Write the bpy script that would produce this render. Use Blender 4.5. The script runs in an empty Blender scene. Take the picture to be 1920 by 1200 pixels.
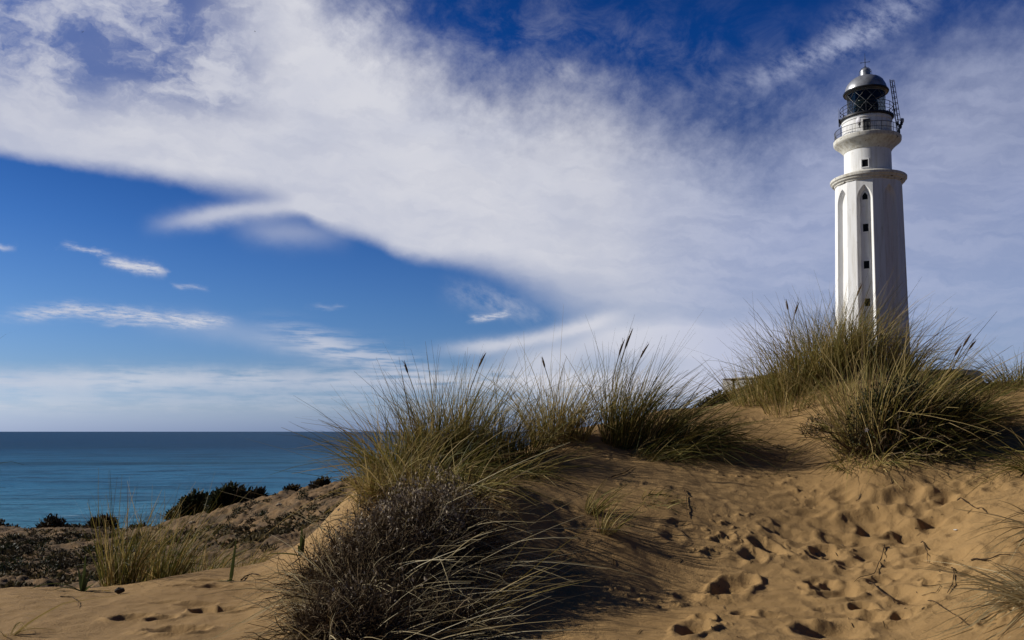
import bpy, bmesh, math, random
import numpy as np
from mathutils import Vector, Matrix

scene = bpy.context.scene
COL = scene.collection
R = math.radians
rng = np.random.default_rng(7)
random.seed(7)

# ------------------------------------------------------------------ camera
F = 1650.0                      # focal length in photograph pixels (1920 wide)
PITCH = R(3.65)
SHIFT = 0.0540
CY = 600.0 + SHIFT * 1920.0     # principal point
cam_d = bpy.data.cameras.new('camera')
cam = bpy.data.objects.new('camera', cam_d)
COL.objects.link(cam)
cam_d.sensor_width = 36.0
cam_d.lens = F / 1920.0 * 36.0
cam_d.shift_y = SHIFT
cam_d.clip_start = 0.05
cam_d.clip_end = 60000.0
cam.location = (0, 0, 0)        # the eye is the origin; sand starts about 1.4 m below it
cam.rotation_euler = (math.pi / 2 + PITCH, 0, 0)
scene.camera = cam


def ray(px, py):
    xc = (px - 960.0) / F
    yc = -(py - CY) / F
    d = np.array([xc, math.cos(PITCH) - math.sin(PITCH) * yc, math.sin(PITCH) + math.cos(PITCH) * yc])
    return d


def at(px, py, D):
    d = ray(px, py)
    return d * (D / d[1])


# ------------------------------------------------------------------ exposure
scene.view_settings.view_transform = 'Standard'
scene.view_settings.look = 'None'
scene.view_settings.exposure = 0.0
scene.view_settings.gamma = 1.0
scene.view_settings.use_curve_mapping = False
scene.render.engine = 'CYCLES'
scene.cycles.max_bounces = 6
scene.cycles.diffuse_bounces = 3
scene.cycles.glossy_bounces = 3
scene.cycles.transparent_max_bounces = 12
scene.cycles.transmission_bounces = 6

# ------------------------------------------------------------------ sun
SUN_EL = 26.5
SUN_AZ = -76.0                  # from +Y, clockwise positive: from the left, a little ahead
sd = Vector((math.sin(R(SUN_AZ)) * math.cos(R(SUN_EL)), math.cos(R(SUN_AZ)) * math.cos(R(SUN_EL)), math.sin(R(SUN_EL))))
sun_d = bpy.data.lights.new('sun', 'SUN')
sun_d.energy = 5.0
sun_d.angle = R(0.5)
sun_d.color = (1.0, 0.945, 0.86)
sun = bpy.data.objects.new('sun', sun_d)
COL.objects.link(sun)
sun.rotation_euler = sd.to_track_quat('Z', 'Y').to_euler()
sun.location = (-60, 20, 60)


# ------------------------------------------------------------------ node expression helper
class NX:
    """a float value in a node tree, with arithmetic"""
    nt = None

    def __init__(s, sock): s.s = sock

    @staticmethod
    def m(op, a, b=None, c=None, clamp=False):
        n = NX.nt.nodes.new('ShaderNodeMath')
        n.operation = op
        n.use_clamp = clamp
        for i, v in enumerate((a, b, c)):
            if v is None: continue
            if isinstance(v, NX): NX.nt.links.new(v.s, n.inputs[i])
            else: n.inputs[i].default_value = float(v)
        return NX(n.outputs[0])

    def __add__(a, b): return NX.m('ADD', a, b)
    __radd__ = __add__
    def __sub__(a, b): return NX.m('SUBTRACT', a, b)
    def __rsub__(a, b): return NX.m('SUBTRACT', b, a)
    def __mul__(a, b): return NX.m('MULTIPLY', a, b)
    __rmul__ = __mul__
    def __truediv__(a, b): return NX.m('DIVIDE', a, b)


def smooth(v, a, b):
    n = NX.nt.nodes.new('ShaderNodeMapRange')
    n.interpolation_type = 'SMOOTHSTEP'
    NX.nt.links.new(v.s, n.inputs['Value'])
    n.inputs['From Min'].default_value = a
    n.inputs['From Max'].default_value = b
    return NX(n.outputs['Result'])


def combine(x, y, z=0.0):
    n = NX.nt.nodes.new('ShaderNodeCombineXYZ')
    for i, v in enumerate((x, y, z)):
        if isinstance(v, NX): NX.nt.links.new(v.s, n.inputs[i])
        else: n.inputs[i].default_value = v
    return n.outputs[0]


def noise(vec, scale, detail=4.0, rough=0.55, dist=0.0):
    n = NX.nt.nodes.new('ShaderNodeTexNoise')
    if vec is not None: NX.nt.links.new(vec, n.inputs['Vector'])
    n.inputs['Scale'].default_value = scale
    n.inputs['Detail'].default_value = detail
    n.inputs['Roughness'].default_value = rough
    n.inputs['Distortion'].default_value = dist
    return NX(n.outputs[0])


def mixcol(f, a, b):
    n = NX.nt.nodes.new('ShaderNodeMix')
    n.data_type = 'RGBA'
    n.clamp_factor = True
    for i, v in ((0, f), (6, a), (7, b)):
        if isinstance(v, NX): NX.nt.links.new(v.s, n.inputs[i])
        elif isinstance(v, (int, float)): n.inputs[i].default_value = v
        elif isinstance(v, tuple): n.inputs[i].default_value = (*v, 1.0)
        else: NX.nt.links.new(v, n.inputs[i])
    return n.outputs[2]


def ramp(v, stops, interp='LINEAR'):
    n = NX.nt.nodes.new('ShaderNodeValToRGB')
    NX.nt.links.new(v.s, n.inputs[0])
    cr = n.color_ramp
    cr.interpolation = interp
    while len(cr.elements) < len(stops): cr.elements.new(0.5)
    for e, (p, c) in zip(cr.elements, stops):
        e.position = p
        e.color = (*c, 1.0)
    return n.outputs[0]


def curve(v, pts):
    """float curve through pts in 0..1"""
    n = NX.nt.nodes.new('ShaderNodeFloatCurve')
    NX.nt.links.new(v.s, n.inputs['Value'])
    c = n.mapping.curves[0]
    pts = sorted(pts)
    c.points[0].location = pts[0]
    c.points[1].location = pts[-1]
    for p in pts[1:-1]: c.points.new(*p)
    for p in c.points: p.handle_type = 'AUTO_CLAMPED'
    n.mapping.use_clip = False
    n.mapping.update()
    return NX(n.outputs[0])


# ------------------------------------------------------------------ sky (world): Nishita blue under a hand-shaped cirrus bank
world = bpy.data.worlds.new('World')
scene.world = world
world.use_nodes = True
NX.nt = world.node_tree
nodes, links = NX.nt.nodes, NX.nt.links
bg = nodes['Background']
sky = nodes.new('ShaderNodeTexSky')
sky.sky_type = 'NISHITA'
sky.sun_disc = False
sky.sun_elevation = R(SUN_EL)
sky.sun_rotation = R(SUN_AZ)
tc = nodes.new('ShaderNodeTexCoord')
sep = nodes.new('ShaderNodeSeparateXYZ')
links.new(tc.outputs['Generated'], sep.inputs[0])
X, Y, Z = (NX(sep.outputs[i]) for i in range(3))
AZ = NX.m('ARCTAN2', X, Y) * 57.29578
EL = NX.m('ARCSINE', Z) * 57.29578


def azel(px, py):
    d = ray(px, py)
    return math.degrees(math.atan2(d[0], d[1])), math.degrees(math.atan2(d[2], math.hypot(d[0], d[1])))


def uu(px): return (azel(px, 500)[0] + 50) / 100
def vv(px, py): return (azel(px, py)[1] + 10) / 60


P0 = combine(AZ, EL)
wn = noise(P0, 0.16, 5, 0.6)
wn2 = noise(combine(AZ + 37.0, EL * 1.3), 0.16, 5, 0.6)
wf = noise(combine(AZ, EL * 1.6), 0.7, 4, 0.6)
AW = AZ + (wn - 0.5) * 5.0 + (wf - 0.5) * 1.2
EW = EL + (wn2 - 0.5) * 3.2 + (wf - 0.5) * 1.0
U = (AW + 50.0) / 100.0
V = (EW + 10.0) / 60.0
U1 = (AZ + (wf - 0.5) * 1.6 + 50.0) / 100.0
V1 = (EL + (wf - 0.5) * 0.7 + 10.0) / 60.0
Us = (AZ + (wn - 0.5) * 2.0 + 50.0) / 100.0
Vs = (EL + (wn2 - 0.5) * 1.1 + (wf - 0.5) * 0.35 + 10.0) / 60.0


def pc(u, pts):
    return curve(u, [(uu(a), vv(a, b)) for a, b in pts])


def ac(u, pts):
    return curve(u, [(uu(a), b) for a, b in pts])


low = pc(Us, [(-300, 270), (0, 289), (110, 304), (210, 325), (310, 344), (420, 362), (510, 378), (560, 398), (605, 428),
              (650, 444), (710, 462), (760, 486), (820, 494), (890, 502), (950, 522), (1010, 556), (1075, 600), (1160, 650), (1300, 710), (1500, 790), (1800, 900)])
lw = ac(Us, [(0, .008), (300, .012), (480, .02), (600, .012), (760, .014), (900, .02), (1000, .035), (1100, .06), (1300, .09)])
up = pc(U, [(-300, -420), (380, -330), (520, -120), (600, -10), (680, 55), (780, 122), (870, 175), (960, 206), (1100, 204), (1250, 258),
            (1400, 300), (1520, 250), (1650, 190), (1800, 120), (1950, 80), (2200, 40)])
amp = ac(U, [(-300, .7), (0, .86), (250, .95), (600, 1.0), (950, .98), (1150, .88), (1280, .85), (1400, .80), (1560, .74), (1750, .70), (1950, .62), (2300, .3)])
fr_ = noise(combine((AZ + EL * 1.1) * 0.14, (EL * 0.9 - AZ * 0.8) * 0.75), 0.9, 6, 0.62)
fr2 = noise(combine(AZ * 0.55, EL * 0.55), 0.8, 7, 0.68)
VU = V + (fr_ - 0.5) * 0.035 + (fr2 - 0.5) * 0.09
tl = (Vs - low) / lw
bank = smooth(tl, -0.6, 1.3) * smooth(up - VU, -0.075, 0.065) * amp
# thin the bank in the top left corner and streak its inside
corner = smooth(V, vv(200, 260), vv(200, 120)) * (1.0 - smooth(U, uu(330), uu(560)))
mott = noise(combine(AW * 0.8, EW * 1.4), 0.28, 6, 0.62)
bank = bank * (1.0 - corner * smooth(mott, 0.66, 0.38) * 0.72 - corner * 0.10)
fib = noise(combine(AZ * 0.35 - EL * 0.22, EW * 1.5 + AZ * 0.25), 0.55, 6, 0.6)
right = smooth(U, uu(1050), uu(1500))
bank = bank * (1.0 - smooth(fib, 0.66, 0.34) * (0.10 + 0.13 * right))


def streak(pts, thick, a, u0, u1, fade, uses=(U1, V1), tex=None):
    u, v = uses
    c = pc(u, pts)
    d = (v - c) / (thick * (vv(960, 500) - vv(960, 501)))
    g = NX.m('POWER', 2.718, d * d * -1.0)
    f = fade / 1650.0 * 0.57
    r = smooth(u, uu(u0) - f, uu(u0) + f) * (1.0 - smooth(u, uu(u1) - f, uu(u1) + f))
    o = g * r * a
    if tex is not None: o = o * tex
    return o


hs = noise(combine(AZ * 0.35, EL * 2.6), 0.9, 5, 0.6)          # horizontal streak texture
hst = smooth(hs, 0.36, 0.62)
ds = noise(combine(AZ * 0.8 - EL * 0.6, EL * 1.4 + AZ * 0.9), 0.55, 6, 0.66)
dst = smooth(ds, 0.28, 0.75)
extra = streak([(250, 428), (330, 416), (420, 400), (500, 391), (570, 392), (640, 430)], 16, .72, 320, 590, 70, (Us, Vs))
extra = extra + streak([(420, 425), (500, 432), (560, 440), (640, 447)], 22, .35, 470, 620, 60, (Us, Vs))
extra = extra + streak([(1200, 190), (1400, 152), (1500, 122), (1600, 78), (1700, 30), (1800, -40)], 26, .60, 1400, 1740, 110, (Us, Vs), dst)
extra = extra + streak([(1400, 152), (1560, 75), (1620, 40), (1700, 0)], 40, .35, 1560, 1740, 70, (Us, Vs), dst)
extra = extra + streak([(980, 110), (1040, 130), (1100, 140)], 26, .3, 1005, 1085, 35, (U1, V1), dst)
extra = extra + streak([(560, 120), (680, 40), (760, -40)], 40, .3, 600, 760, 90, (U, V), dst)
vw = noise(combine((AZ + EL * 1.3) * 0.22, (EL - AZ * 0.6) * 0.30), 0.9, 8, 0.68, 0.4)
h2 = noise(combine(AZ * 0.8 + EL * 1.1, EL * 4.2), 1.3, 7, 0.72)
torn = smooth(h2, 0.28, 0.66)
extra = extra + streak([(500, 90), (900, 100), (1300, 150), (1600, 200)], 110, .26, 560, 1650, 220, (U, V), smooth(vw, 0.40, 0.85))
extra = extra + streak([(180, 489), (240, 496), (310, 510)], 8.5, 1.0, 203, 305, 12, (U1, V1), smooth(h2, 0.22, 0.56))
extra = extra + streak([(100, 455), (150, 464), (200, 478)], 4.5, .6, 120, 198, 14, (U1, V1), torn)
extra = extra + streak([(320, 532), (390, 543)], 5, .5, 332, 382, 14, (U1, V1), torn)
extra = extra + streak([(-40, 460), (40, 465)], 4, .6, -60, 22, 16)
extra = extra + streak([(-10, 594), (60, 589), (150, 583), (250, 590), (350, 601), (450, 604)], 11, .9, 40, 410, 40, (U1, V1), torn)
extra = extra + streak([(180, 608), (280, 606), (400, 603)], 4, .6, 215, 330, 30, (U1, V1), hst)
extra = extra + streak([(870, 598), (910, 595), (960, 589)], 6, .85, 882, 948, 10, (U1, V1), torn)
extra = extra + streak([(550, 574), (650, 577)], 4, .3, 580, 635, 20, (U1, V1), hst)
extra = extra + streak([(780, 540), (880, 552), (960, 575)], 24, .42, 860, 1010, 60, (Us, Vs), dst)
extra = extra + streak([(480, 610), (580, 640), (680, 668), (790, 690)], 24, .62, 530, 800, 80, (Us, Vs), hst)
extra = extra + streak([(200, 590), (450, 625), (560, 650)], 22, .22, 330, 640, 120, (Us, Vs))
extra = extra + streak([(780, 658), (880, 652), (980, 640), (1100, 610)], 13, .7, 850, 1130, 70, (Us, Vs))
extra = extra + streak([(850, 690), (1000, 675), (1150, 640), (1400, 640)], 32, .75, 940, 1500, 110, (Us, Vs))
extra = extra + streak([(900, 735), (1100, 715), (1300, 705), (1600, 700)], 48, .62, 1010, 1560, 130, (Us, Vs))
extra = extra + streak([(-200, 718), (300, 712), (700, 714), (1000, 716), (1400, 730)], 20, .62, -400, 1500, 80, (Us, V1), smooth(hs, 0.2, 0.56))
extra = extra + streak([(-200, 755), (700, 752), (1400, 756)], 18, .3, -400, 1500, 80, (Us, V1), hst)
dens = NX.m('MINIMUM', bank + extra, 0.97)
dens = dens * smooth(Y, -0.25, 0.35)

# polarised blue: Nishita times a tint that depends on elevation and side
tint = ramp((EL + 2.0) / 40.0, [(0.0, (.50, .82, 2.1)), (0.05, (.56, .86, 2.0)), (0.085, (.56, .78, 1.5)), (0.14, (.32, .52, .98)), (0.24, (.23, .44, .86)),
                                  (0.36, (.13, .33, .75)), (0.5, (.05, .21, .58)), (0.66, (.025, .21, .66)), (1.0, (.02, .13, .42))])
mul = nodes.new('ShaderNodeMix')
mul.data_type = 'RGBA'
mul.blend_type = 'MULTIPLY'
mul.inputs[0].default_value = 1.0
links.new(sky.outputs[0], mul.inputs[6])
links.new(tint, mul.inputs[7])
ccol = mixcol(right, (6.9, 6.95, 7.5), (4.9, 5.3, 7.0))
shade = smooth(noise(combine(AW * 0.6, EW), 0.2, 4, 0.5), 0.3, 0.7)
ccol = mixcol(shade * 0.45, ccol, (4.4, 4.8, 6.2))
final = mixcol(dens, mul.outputs[2], ccol)
# the unseen sky behind the camera is darkened to weaken ambient fill light
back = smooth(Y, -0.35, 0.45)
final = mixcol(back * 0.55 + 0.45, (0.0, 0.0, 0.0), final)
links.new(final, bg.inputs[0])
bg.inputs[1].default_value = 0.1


# ------------------------------------------------------------------ materials
def new_mat(name):
    m = bpy.data.materials.new(name)
    m.use_nodes = True
    NX.nt = m.node_tree
    return m, m.node_tree.nodes['Principled BSDF']


def setb(b, **k):
    for n, v in k.items():
        n = {'base': 'Base Color', 'rough': 'Roughness', 'metal': 'Metallic', 'spec': 'Specular IOR Level', 'trans': 'Transmission Weight', 'ior': 'IOR'}[n]
        if isinstance(v, tuple): v = (*v, 1.0)
        b.inputs[n].default_value = v


def bump(b, h, strength=0.5, dist=0.01):
    n = NX.nt.nodes.new('ShaderNodeBump')
    n.inputs['Strength'].default_value = strength
    n.inputs['Distance'].default_value = dist
    NX.nt.links.new(h.s, n.inputs['Height'])
    NX.nt.links.new(n.outputs[0], b.inputs['Normal'])


def objco():
    n = NX.nt.nodes.new('ShaderNodeTexCoord')
    return n.outputs['Object']


def scaled(vec, s):
    n = NX.nt.nodes.new('ShaderNodeVectorMath')
    n.operation = 'MULTIPLY'
    NX.nt.links.new(vec, n.inputs[0])
    n.inputs[1].default_value = s
    return n.outputs[0]


def attr(name):
    n = NX.nt.nodes.new('ShaderNodeAttribute')
    n.attribute_name = name
    return NX(n.outputs['Fac'])


def plain(name, col, rough=0.6, metal=0.0, spec=0.4, var=0.25, scale=3.0):
    m, b = new_mat(name)
    o = objco()
    n1 = noise(o, scale, 6, 0.6)
    c2 = tuple(c * (1 - var) for c in col)
    NX.nt.links.new(mixcol(smooth(n1, 0.35, 0.65), c2, col), b.inputs['Base Color'])
    setb(b, rough=rough, metal=metal, spec=spec)
    return m


M = {}
# sand: golden, fine grained, browner and cloddy where the attribute 'scrub' says so
m, b = new_mat('sand')
o = objco()
n1 = noise(o, 0.8, 6, 0.6)
n2 = noise(o, 9.0, 5, 0.6)
n3 = noise(o, 420.0, 2, 0.6)
n4 = noise(o, 60.0, 5, 0.65)
scr = attr('scrub')
base = mixcol(smooth(n1, 0.3, 0.7), (.296, .182, .073), (.342, .214, .089))
base = mixcol(smooth(n2, 0.55, 0.8) * 0.3, base, (.24, .142, .060))
base = mixcol(smooth(n3, 0.56, 0.72) * 0.45, base, (.15, .09, .042))
n7 = noise(o, 170.0, 3, 0.7)
base = mixcol(smooth(n7, 0.60, 0.78) * 0.35, base, (.44, .30, .15))
n5 = noise(o, 1.6, 7, 0.7)
brown0 = mixcol(smooth(n5, 0.40, 0.60), (.085, .055, .028), (.195, .120, .055))
n6 = noise(o, 6.5, 5, 0.7)
brown = mixcol(smooth(n6, 0.54, 0.66) * 0.8, brown0, (.045, .036, .018))
base = mixcol(scr, base, brown)
NX.nt.links.new(base, b.inputs['Base Color'])
setb(b, rough=0.95, spec=0.15)
bump(b, n3 * 0.35 + n7 * 0.5 + n4 * 1.2 + n2 * 2.0 * scr, 0.7, 0.009)
M['sand'] = m

# sea
m, b = new_mat('sea_water')
o = objco()
w1 = noise(scaled(o, (.35, 1.0, 1.0)), 0.16, 6, 0.62)
w2 = noise(scaled(o, (.6, 1.0, 1.0)), 0.9, 4, 0.6)
w3 = noise(scaled(o, (.12, 1.0, 1.0)), 0.022, 5, 0.6)
pos = NX.nt.nodes.new('ShaderNodeSeparateXYZ')
NX.nt.links.new(o, pos.inputs[0])
near = smooth(NX(pos.outputs[1]), 700.0, 90.0)
near2 = smooth(NX(pos.outputs[1]), 190.0, 95.0)
col = mixcol(near, (.0045, .052, .126), (.036, .165, .295))
col = mixcol(near2 * 0.6, col, (.08, .24, .33))
col = mixcol(smooth(w3, 0.5, 0.7) * 0.55, col, (.008, .048, .066))
wa = noise(scaled(o, (.5, 1.0, 1.0)), 0.045, 4, 0.6)
wb = noise(scaled(o, (.45, 1.0, 1.0)), 0.013, 4, 0.6)
wc = noise(scaled(o, (.5, 1.0, 1.0)), 0.0035, 4, 0.6)
dk = (.003, .030, .068)
col = mixcol(smooth(w1, 0.50, 0.68) * 0.75, col, dk)
col = mixcol(smooth(wa, 0.50, 0.66) * 0.42, col, dk)
col = mixcol(smooth(wb, 0.50, 0.66) * 0.28, col, dk)
col = mixcol(smooth(wc, 0.52, 0.70) * 0.18, col, dk)
foam = noise(scaled(o, (.35, 1.0, 1.0)), 0.30, 7, 0.72)
col = mixcol(smooth(foam, 0.62, 0.72) * near2 * 0.7, col, (.5, .6, .65))
NX.nt.links.new(col, b.inputs['Base Color'])
setb(b, rough=0.4, spec=0.03, ior=1.33)
bump(b, w1 * 1.6 + w2 * 0.35 + wa * 3.0, 0.9, 1.2)
M['sea'] = m

# whitewashed masonry with rain streaks
m, b = new_mat('white_masonry')
o = objco()
n1 = noise(scaled(o, (2.2, 2.2, .16)), 1.3, 7, 0.65)
n2 = noise(o, 1.2, 8, 0.7)
n3 = noise(o, 26.0, 4, 0.6)
c = mixcol(smooth(n1, 0.44, 0.68) * 0.6, (.79, .785, .77), (.55, .52, .45))
c = mixcol(smooth(n2, 0.60, 0.72) * 0.4, c, (.38, .35, .29))
NX.nt.links.new(c, b.inputs['Base Color'])
setb(b, rough=0.85, spec=0.2)
bump(b, n3 + n2 * 2.0, 0.35, 0.02)
M['white'] = m
# gallery masonry: same paint, more flaked and rust stained
m, b = new_mat('stained_masonry')
o = objco()
n1 = noise(scaled(o, (1.6, 1.6, .5)), 1.5, 7, 0.68)
n2 = noise(scaled(o, (1.0, 1.0, 2.0)), 1.15, 8, 0.62)
c = mixcol(smooth(n1, 0.40, 0.7) * 0.75, (.66, .64, .57), (.38, .33, .24))
c = mixcol(smooth(n2, 0.615, 0.65), c, (.06, .045, .035))
NX.nt.links.new(c, b.inputs['Base Color'])
setb(b, rough=0.88, spec=0.2)
bump(b, n1, 0.3, 0.03)
M['stained'] = m
M['dark_metal'] = plain('dark_painted_steel', (.022, .022, .026), 0.5, 0.3, 0.4)
M['dome'] = plain('lead_sheet', (.36, .37, .39), 0.40, 0.45, 0.5, 0.35, 1.4)
M['dome_in'] = plain('dome_lining', (.06, .06, .06), 0.8)
M['lattice'] = plain('grey_glazing_bars', (.20, .20, .20), 0.5)
M['dark_glass'] = plain('dark_window_glass', (.008, .008, .009), 0.3, 0.0, 0.12)
M['door'] = plain('dark_door_paint', (.05, .052, .058), 0.5)
M['dish'] = plain('white_dish_paint', (.62, .60, .62), 0.45, 0.0, 0.4, 0.1)
M['roof'] = plain('pale_roof', (.55, .50, .40), 0.85)
M['post'] = plain('weathered_post', (.035, .025, .018), 0.9)
M['rust'] = plain('brown_twig', (.060, .038, .022), 0.9, 0, 0.1)
M['shell'] = plain('white_shell', (.75, .72, .66), 0.4, 0, 0.4, 0.1)
M['stone'] = plain('pale_stone', (.36, .29, .20), 0.9, 0, 0.2, 0.35, 6.0)
M['yellow'] = plain('yellow_scrap', (.52, .50, .05), 0.5)
M['bird'] = plain('dark_feathers', (.012, .012, .014), 0.8)
m, b = new_mat('lantern_glass')
nt = m.node_tree
tr = nt.nodes.new('ShaderNodeBsdfTransparent')
tr.inputs[0].default_value = (.46, .48, .46, 1)
gl = nt.nodes.new('ShaderNodeBsdfGlossy')
gl.inputs['Roughness'].default_value = 0.05
mx = nt.nodes.new('ShaderNodeMixShader')
mx.inputs[0].default_value = 0.04
nt.links.new(tr.outputs[0], mx.inputs[1])
nt.links.new(gl.outputs[0], mx.inputs[2])
nt.links.new(mx.outputs[0], nt.nodes['Material Output'].inputs[0])
M['glass'] = m
m, b = new_mat('lens_glass')
setb(b, base=(.03, .038, .028), rough=0.12, spec=0.6)
M['lens'] = m


def leafy(name, stops, transl=0.3, rough=0.6, spec=0.15):
    """leaf or blade: colour by the blade's own 'tone' attribute"""
    m, b = new_mat(name)
    nt = m.node_tree
    c = ramp(attr('tone'), stops)
    nt.links.new(c, b.inputs['Base Color'])
    setb(b, rough=rough, spec=spec)
    t = nt.nodes.new('ShaderNodeBsdfTranslucent')
    nt.links.new(c, t.inputs[0])
    mx = nt.nodes.new('ShaderNodeMixShader')
    mx.inputs[0].default_value = transl
    nt.links.new(b.outputs[0], mx.inputs[1])
    nt.links.new(t.outputs[0], mx.inputs[2])
    nt.links.new(mx.outputs[0], nt.nodes['Material Output'].inputs[0])
    return m


M['grass'] = leafy('marram_blades', [(0.0, (.055, .064, .014)), (0.35, (.145, .132, .030)), (0.6, (.26, .20, .054)), (0.8, (.42, .31, .125)), (1.0, (.085, .045, .020))], 0.3)
M['straw'] = leafy('dry_blades', [(0.0, (.12, .08, .035)), (0.4, (.28, .205, .09)), (0.8, (.42, .345, .19)), (1.0, (.50, .43, .27))], 0.25)
M['deadwood'] = leafy('dead_twigs', [(0.0, (.020, .013, .009)), (0.5, (.085, .057, .032)), (0.8, (.21, .155, .095)), (1.0, (.40, .32, .21))], 0.05, 0.9, 0.02)
M['greyleaf'] = leafy('grey_leaves', [(0.0, (.020, .013, .007)), (0.5, (.055, .038, .022)), (0.75, (.19, .15, .105)), (1.0, (.50, .42, .32))], 0.12, 0.9, 0.02)
M['bushleaf'] = leafy('dark_green_leaves', [(0.0, (.014, .018, .008)), (0.5, (.030, .036, .015)), (1.0, (.060, .064, .028))], 0.15)
M['scrubleaf'] = leafy('brown_scrub_leaves', [(0.0, (.020, .015, .010)), (0.5, (.042, .034, .020)), (1.0, (.085, .068, .038))], 0.12, 0.8)
M['cover'] = leafy('dry_cover', [(0.0, (.030, .024, .014)), (0.5, (.075, .060, .028)), (1.0, (.15, .115, .05))], 0.15, 0.8)
M['lily'] = leafy('sea_lily_leaf', [(0.0, (.045, .060, .018)), (0.6, (.085, .105, .035)), (1.0, (.30, .34, .20))], 0.25, 0.45)
M['seed'] = leafy('seed_spike', [(0.0, (.06, .034, .018)), (1.0, (.13, .082, .040))], 0.1, 0.8)


# ------------------------------------------------------------------ mesh helpers
def tag(o, label=None, cat=None, group=None, kind=None):
    if label: o['label'] = label
    if cat: o['category'] = cat
    if group: o['group'] = group
    if kind: o['kind'] = kind
    return o


def mesh_np(name, V, Q, mat, parent=None, tone=None, attrs=None, smooth_shade=False, link=True):
    """V (n,3), Q (m,4) or (m,3)"""
    me = bpy.data.meshes.new(name)
    V = np.ascontiguousarray(V, dtype=np.float32)
    Q = np.ascontiguousarray(Q, dtype=np.int32)
    k = Q.shape[1]
    me.vertices.add(len(V))
    me.vertices.foreach_set('co', V.ravel())
    me.loops.add(Q.size)
    me.loops.foreach_set('vertex_index', Q.ravel())
    me.polygons.add(len(Q))
    me.polygons.foreach_set('loop_start', np.arange(0, Q.size, k, dtype=np.int32))
    if smooth_shade: me.polygons.foreach_set('use_smooth', np.ones(len(Q), dtype=bool))
    me.update(calc_edges=True)
    attrs = dict(attrs or {})
    if tone is not None: attrs['tone'] = tone
    for an, av in attrs.items():
        a = me.attributes.new(an, 'FLOAT', 'POINT')
        a.data.foreach_set('value', np.ascontiguousarray(av, dtype=np.float32).ravel())
    me.materials.append(mat)
    o = bpy.data.objects.new(name, me)
    if link: COL.objects.link(o)
    if parent is not None: o.parent = parent
    return o


def empty(name, loc, rz=0.0, **k):
    o = bpy.data.objects.new(name, None)
    COL.objects.link(o)
    o.location = loc
    o.rotation_euler = (0, 0, rz)
    o.empty_display_size = 0.2
    return tag(o, **k)


class MB:
    """gathers plain shapes into one mesh"""
    def __init__(s): s.v, s.f = [], []

    def add(s, V, Fs):
        n = len(s.v)
        s.v += [tuple(map(float, p)) for p in V]
        s.f += [tuple(i + n for i in f) for f in Fs]

    def box(s, c, sx, sy, sz, rz=0.0):
        ca, sa = math.cos(rz), math.sin(rz)
        V = []
        for z in (-.5, .5):
            for x, y in ((-.5, -.5), (.5, -.5), (.5, .5), (-.5, .5)):
                a, b_ = x * sx, y * sy
                V.append((c[0] + a * ca - b_ * sa, c[1] + a * sa + b_ * ca, c[2] + z * sz))
        s.add(V, [(3, 2, 1, 0), (4, 5, 6, 7), (0, 1, 5, 4), (1, 2, 6, 5), (2, 3, 7, 6), (3, 0, 4, 7)])

    def lathe(s, prof, n=64, close_top=False, close_bot=False):
        V = []
        for r, z in prof:
            for i in range(n):
                a = 2 * math.pi * i / n
                V.append((r * math.cos(a), r * math.sin(a), z))
        Fs = []
        for j in range(len(prof) - 1):
            for i in range(n):
                k = (i + 1) % n
                Fs.append((j * n + i, j * n + k, (j + 1) * n + k, (j + 1) * n + i))
        if close_top: Fs.append(tuple((len(prof) - 1) * n + i for i in range(n)))
        if close_bot: Fs.append(tuple(reversed(range(n))))
        s.add(V, Fs)

    def tube(s, pts, r, n=6, taper=None, closed=False):
        pts = [Vector(p) for p in pts]
        V, Fs = [], []
        L = len(pts)
        for i, p in enumerate(pts):
            if closed: t = pts[(i + 1) % L] - pts[i - 1]
            else: t = pts[min(i + 1, L - 1)] - pts[max(i - 1, 0)]
            t.normalize()
            u = t.cross(Vector((0, 0, 1)))
            if u.length < 1e-3: u = Vector((1, 0, 0))
            u.normalize()
            w = t.cross(u)
            rr = r if taper is None else r * taper[i]
            for k in range(n):
                a = 2 * math.pi * k / n
                V.append(p + u * (rr * math.cos(a)) + w * (rr * math.sin(a)))
        for i in range(L if closed else L - 1):
            j = (i + 1) % L
            for k in range(n):
                q = (k + 1) % n
                Fs.append((i * n + k, i * n + q, j * n + q, j * n + k))
        if not closed:
            Fs.append(tuple(reversed(range(n))))
            Fs.append(tuple((L - 1) * n + k for k in range(n)))
        s.add(V, Fs)

    def build(s, name, mat, parent=None, smooth_angle=None):
        me = bpy.data.meshes.new(name)
        me.from_pydata(s.v, [], s.f)
        me.update()
        bm = bmesh.new()
        bm.from_mesh(me)
        bmesh.ops.recalc_face_normals(bm, faces=bm.faces)
        if smooth_angle:
            for e in bm.edges:
                if len(e.link_faces) == 2 and e.calc_face_angle(0) > R(smooth_angle): e.smooth = False
            for f in bm.faces: f.smooth = True
        bm.to_mesh(me)
        bm.free()
        me.materials.append(mat)
        o = bpy.data.objects.new(name, me)
        COL.objects.link(o)
        if parent is not None: o.parent = parent
        return o


# ------------------------------------------------------------------ terrain height
def W(x, y):
    r = np.hypot(x, y) + 1e-6
    k = np.log1p(r / 3.0) / r
    return np.stack([x * k, y * k], -1)


ctl = []


def cp(px, py, D): ctl.append(tuple(at(px, py, D)))
def cz(px, D, z): ctl.append(((px - 960) / F * D, D, z))


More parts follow.
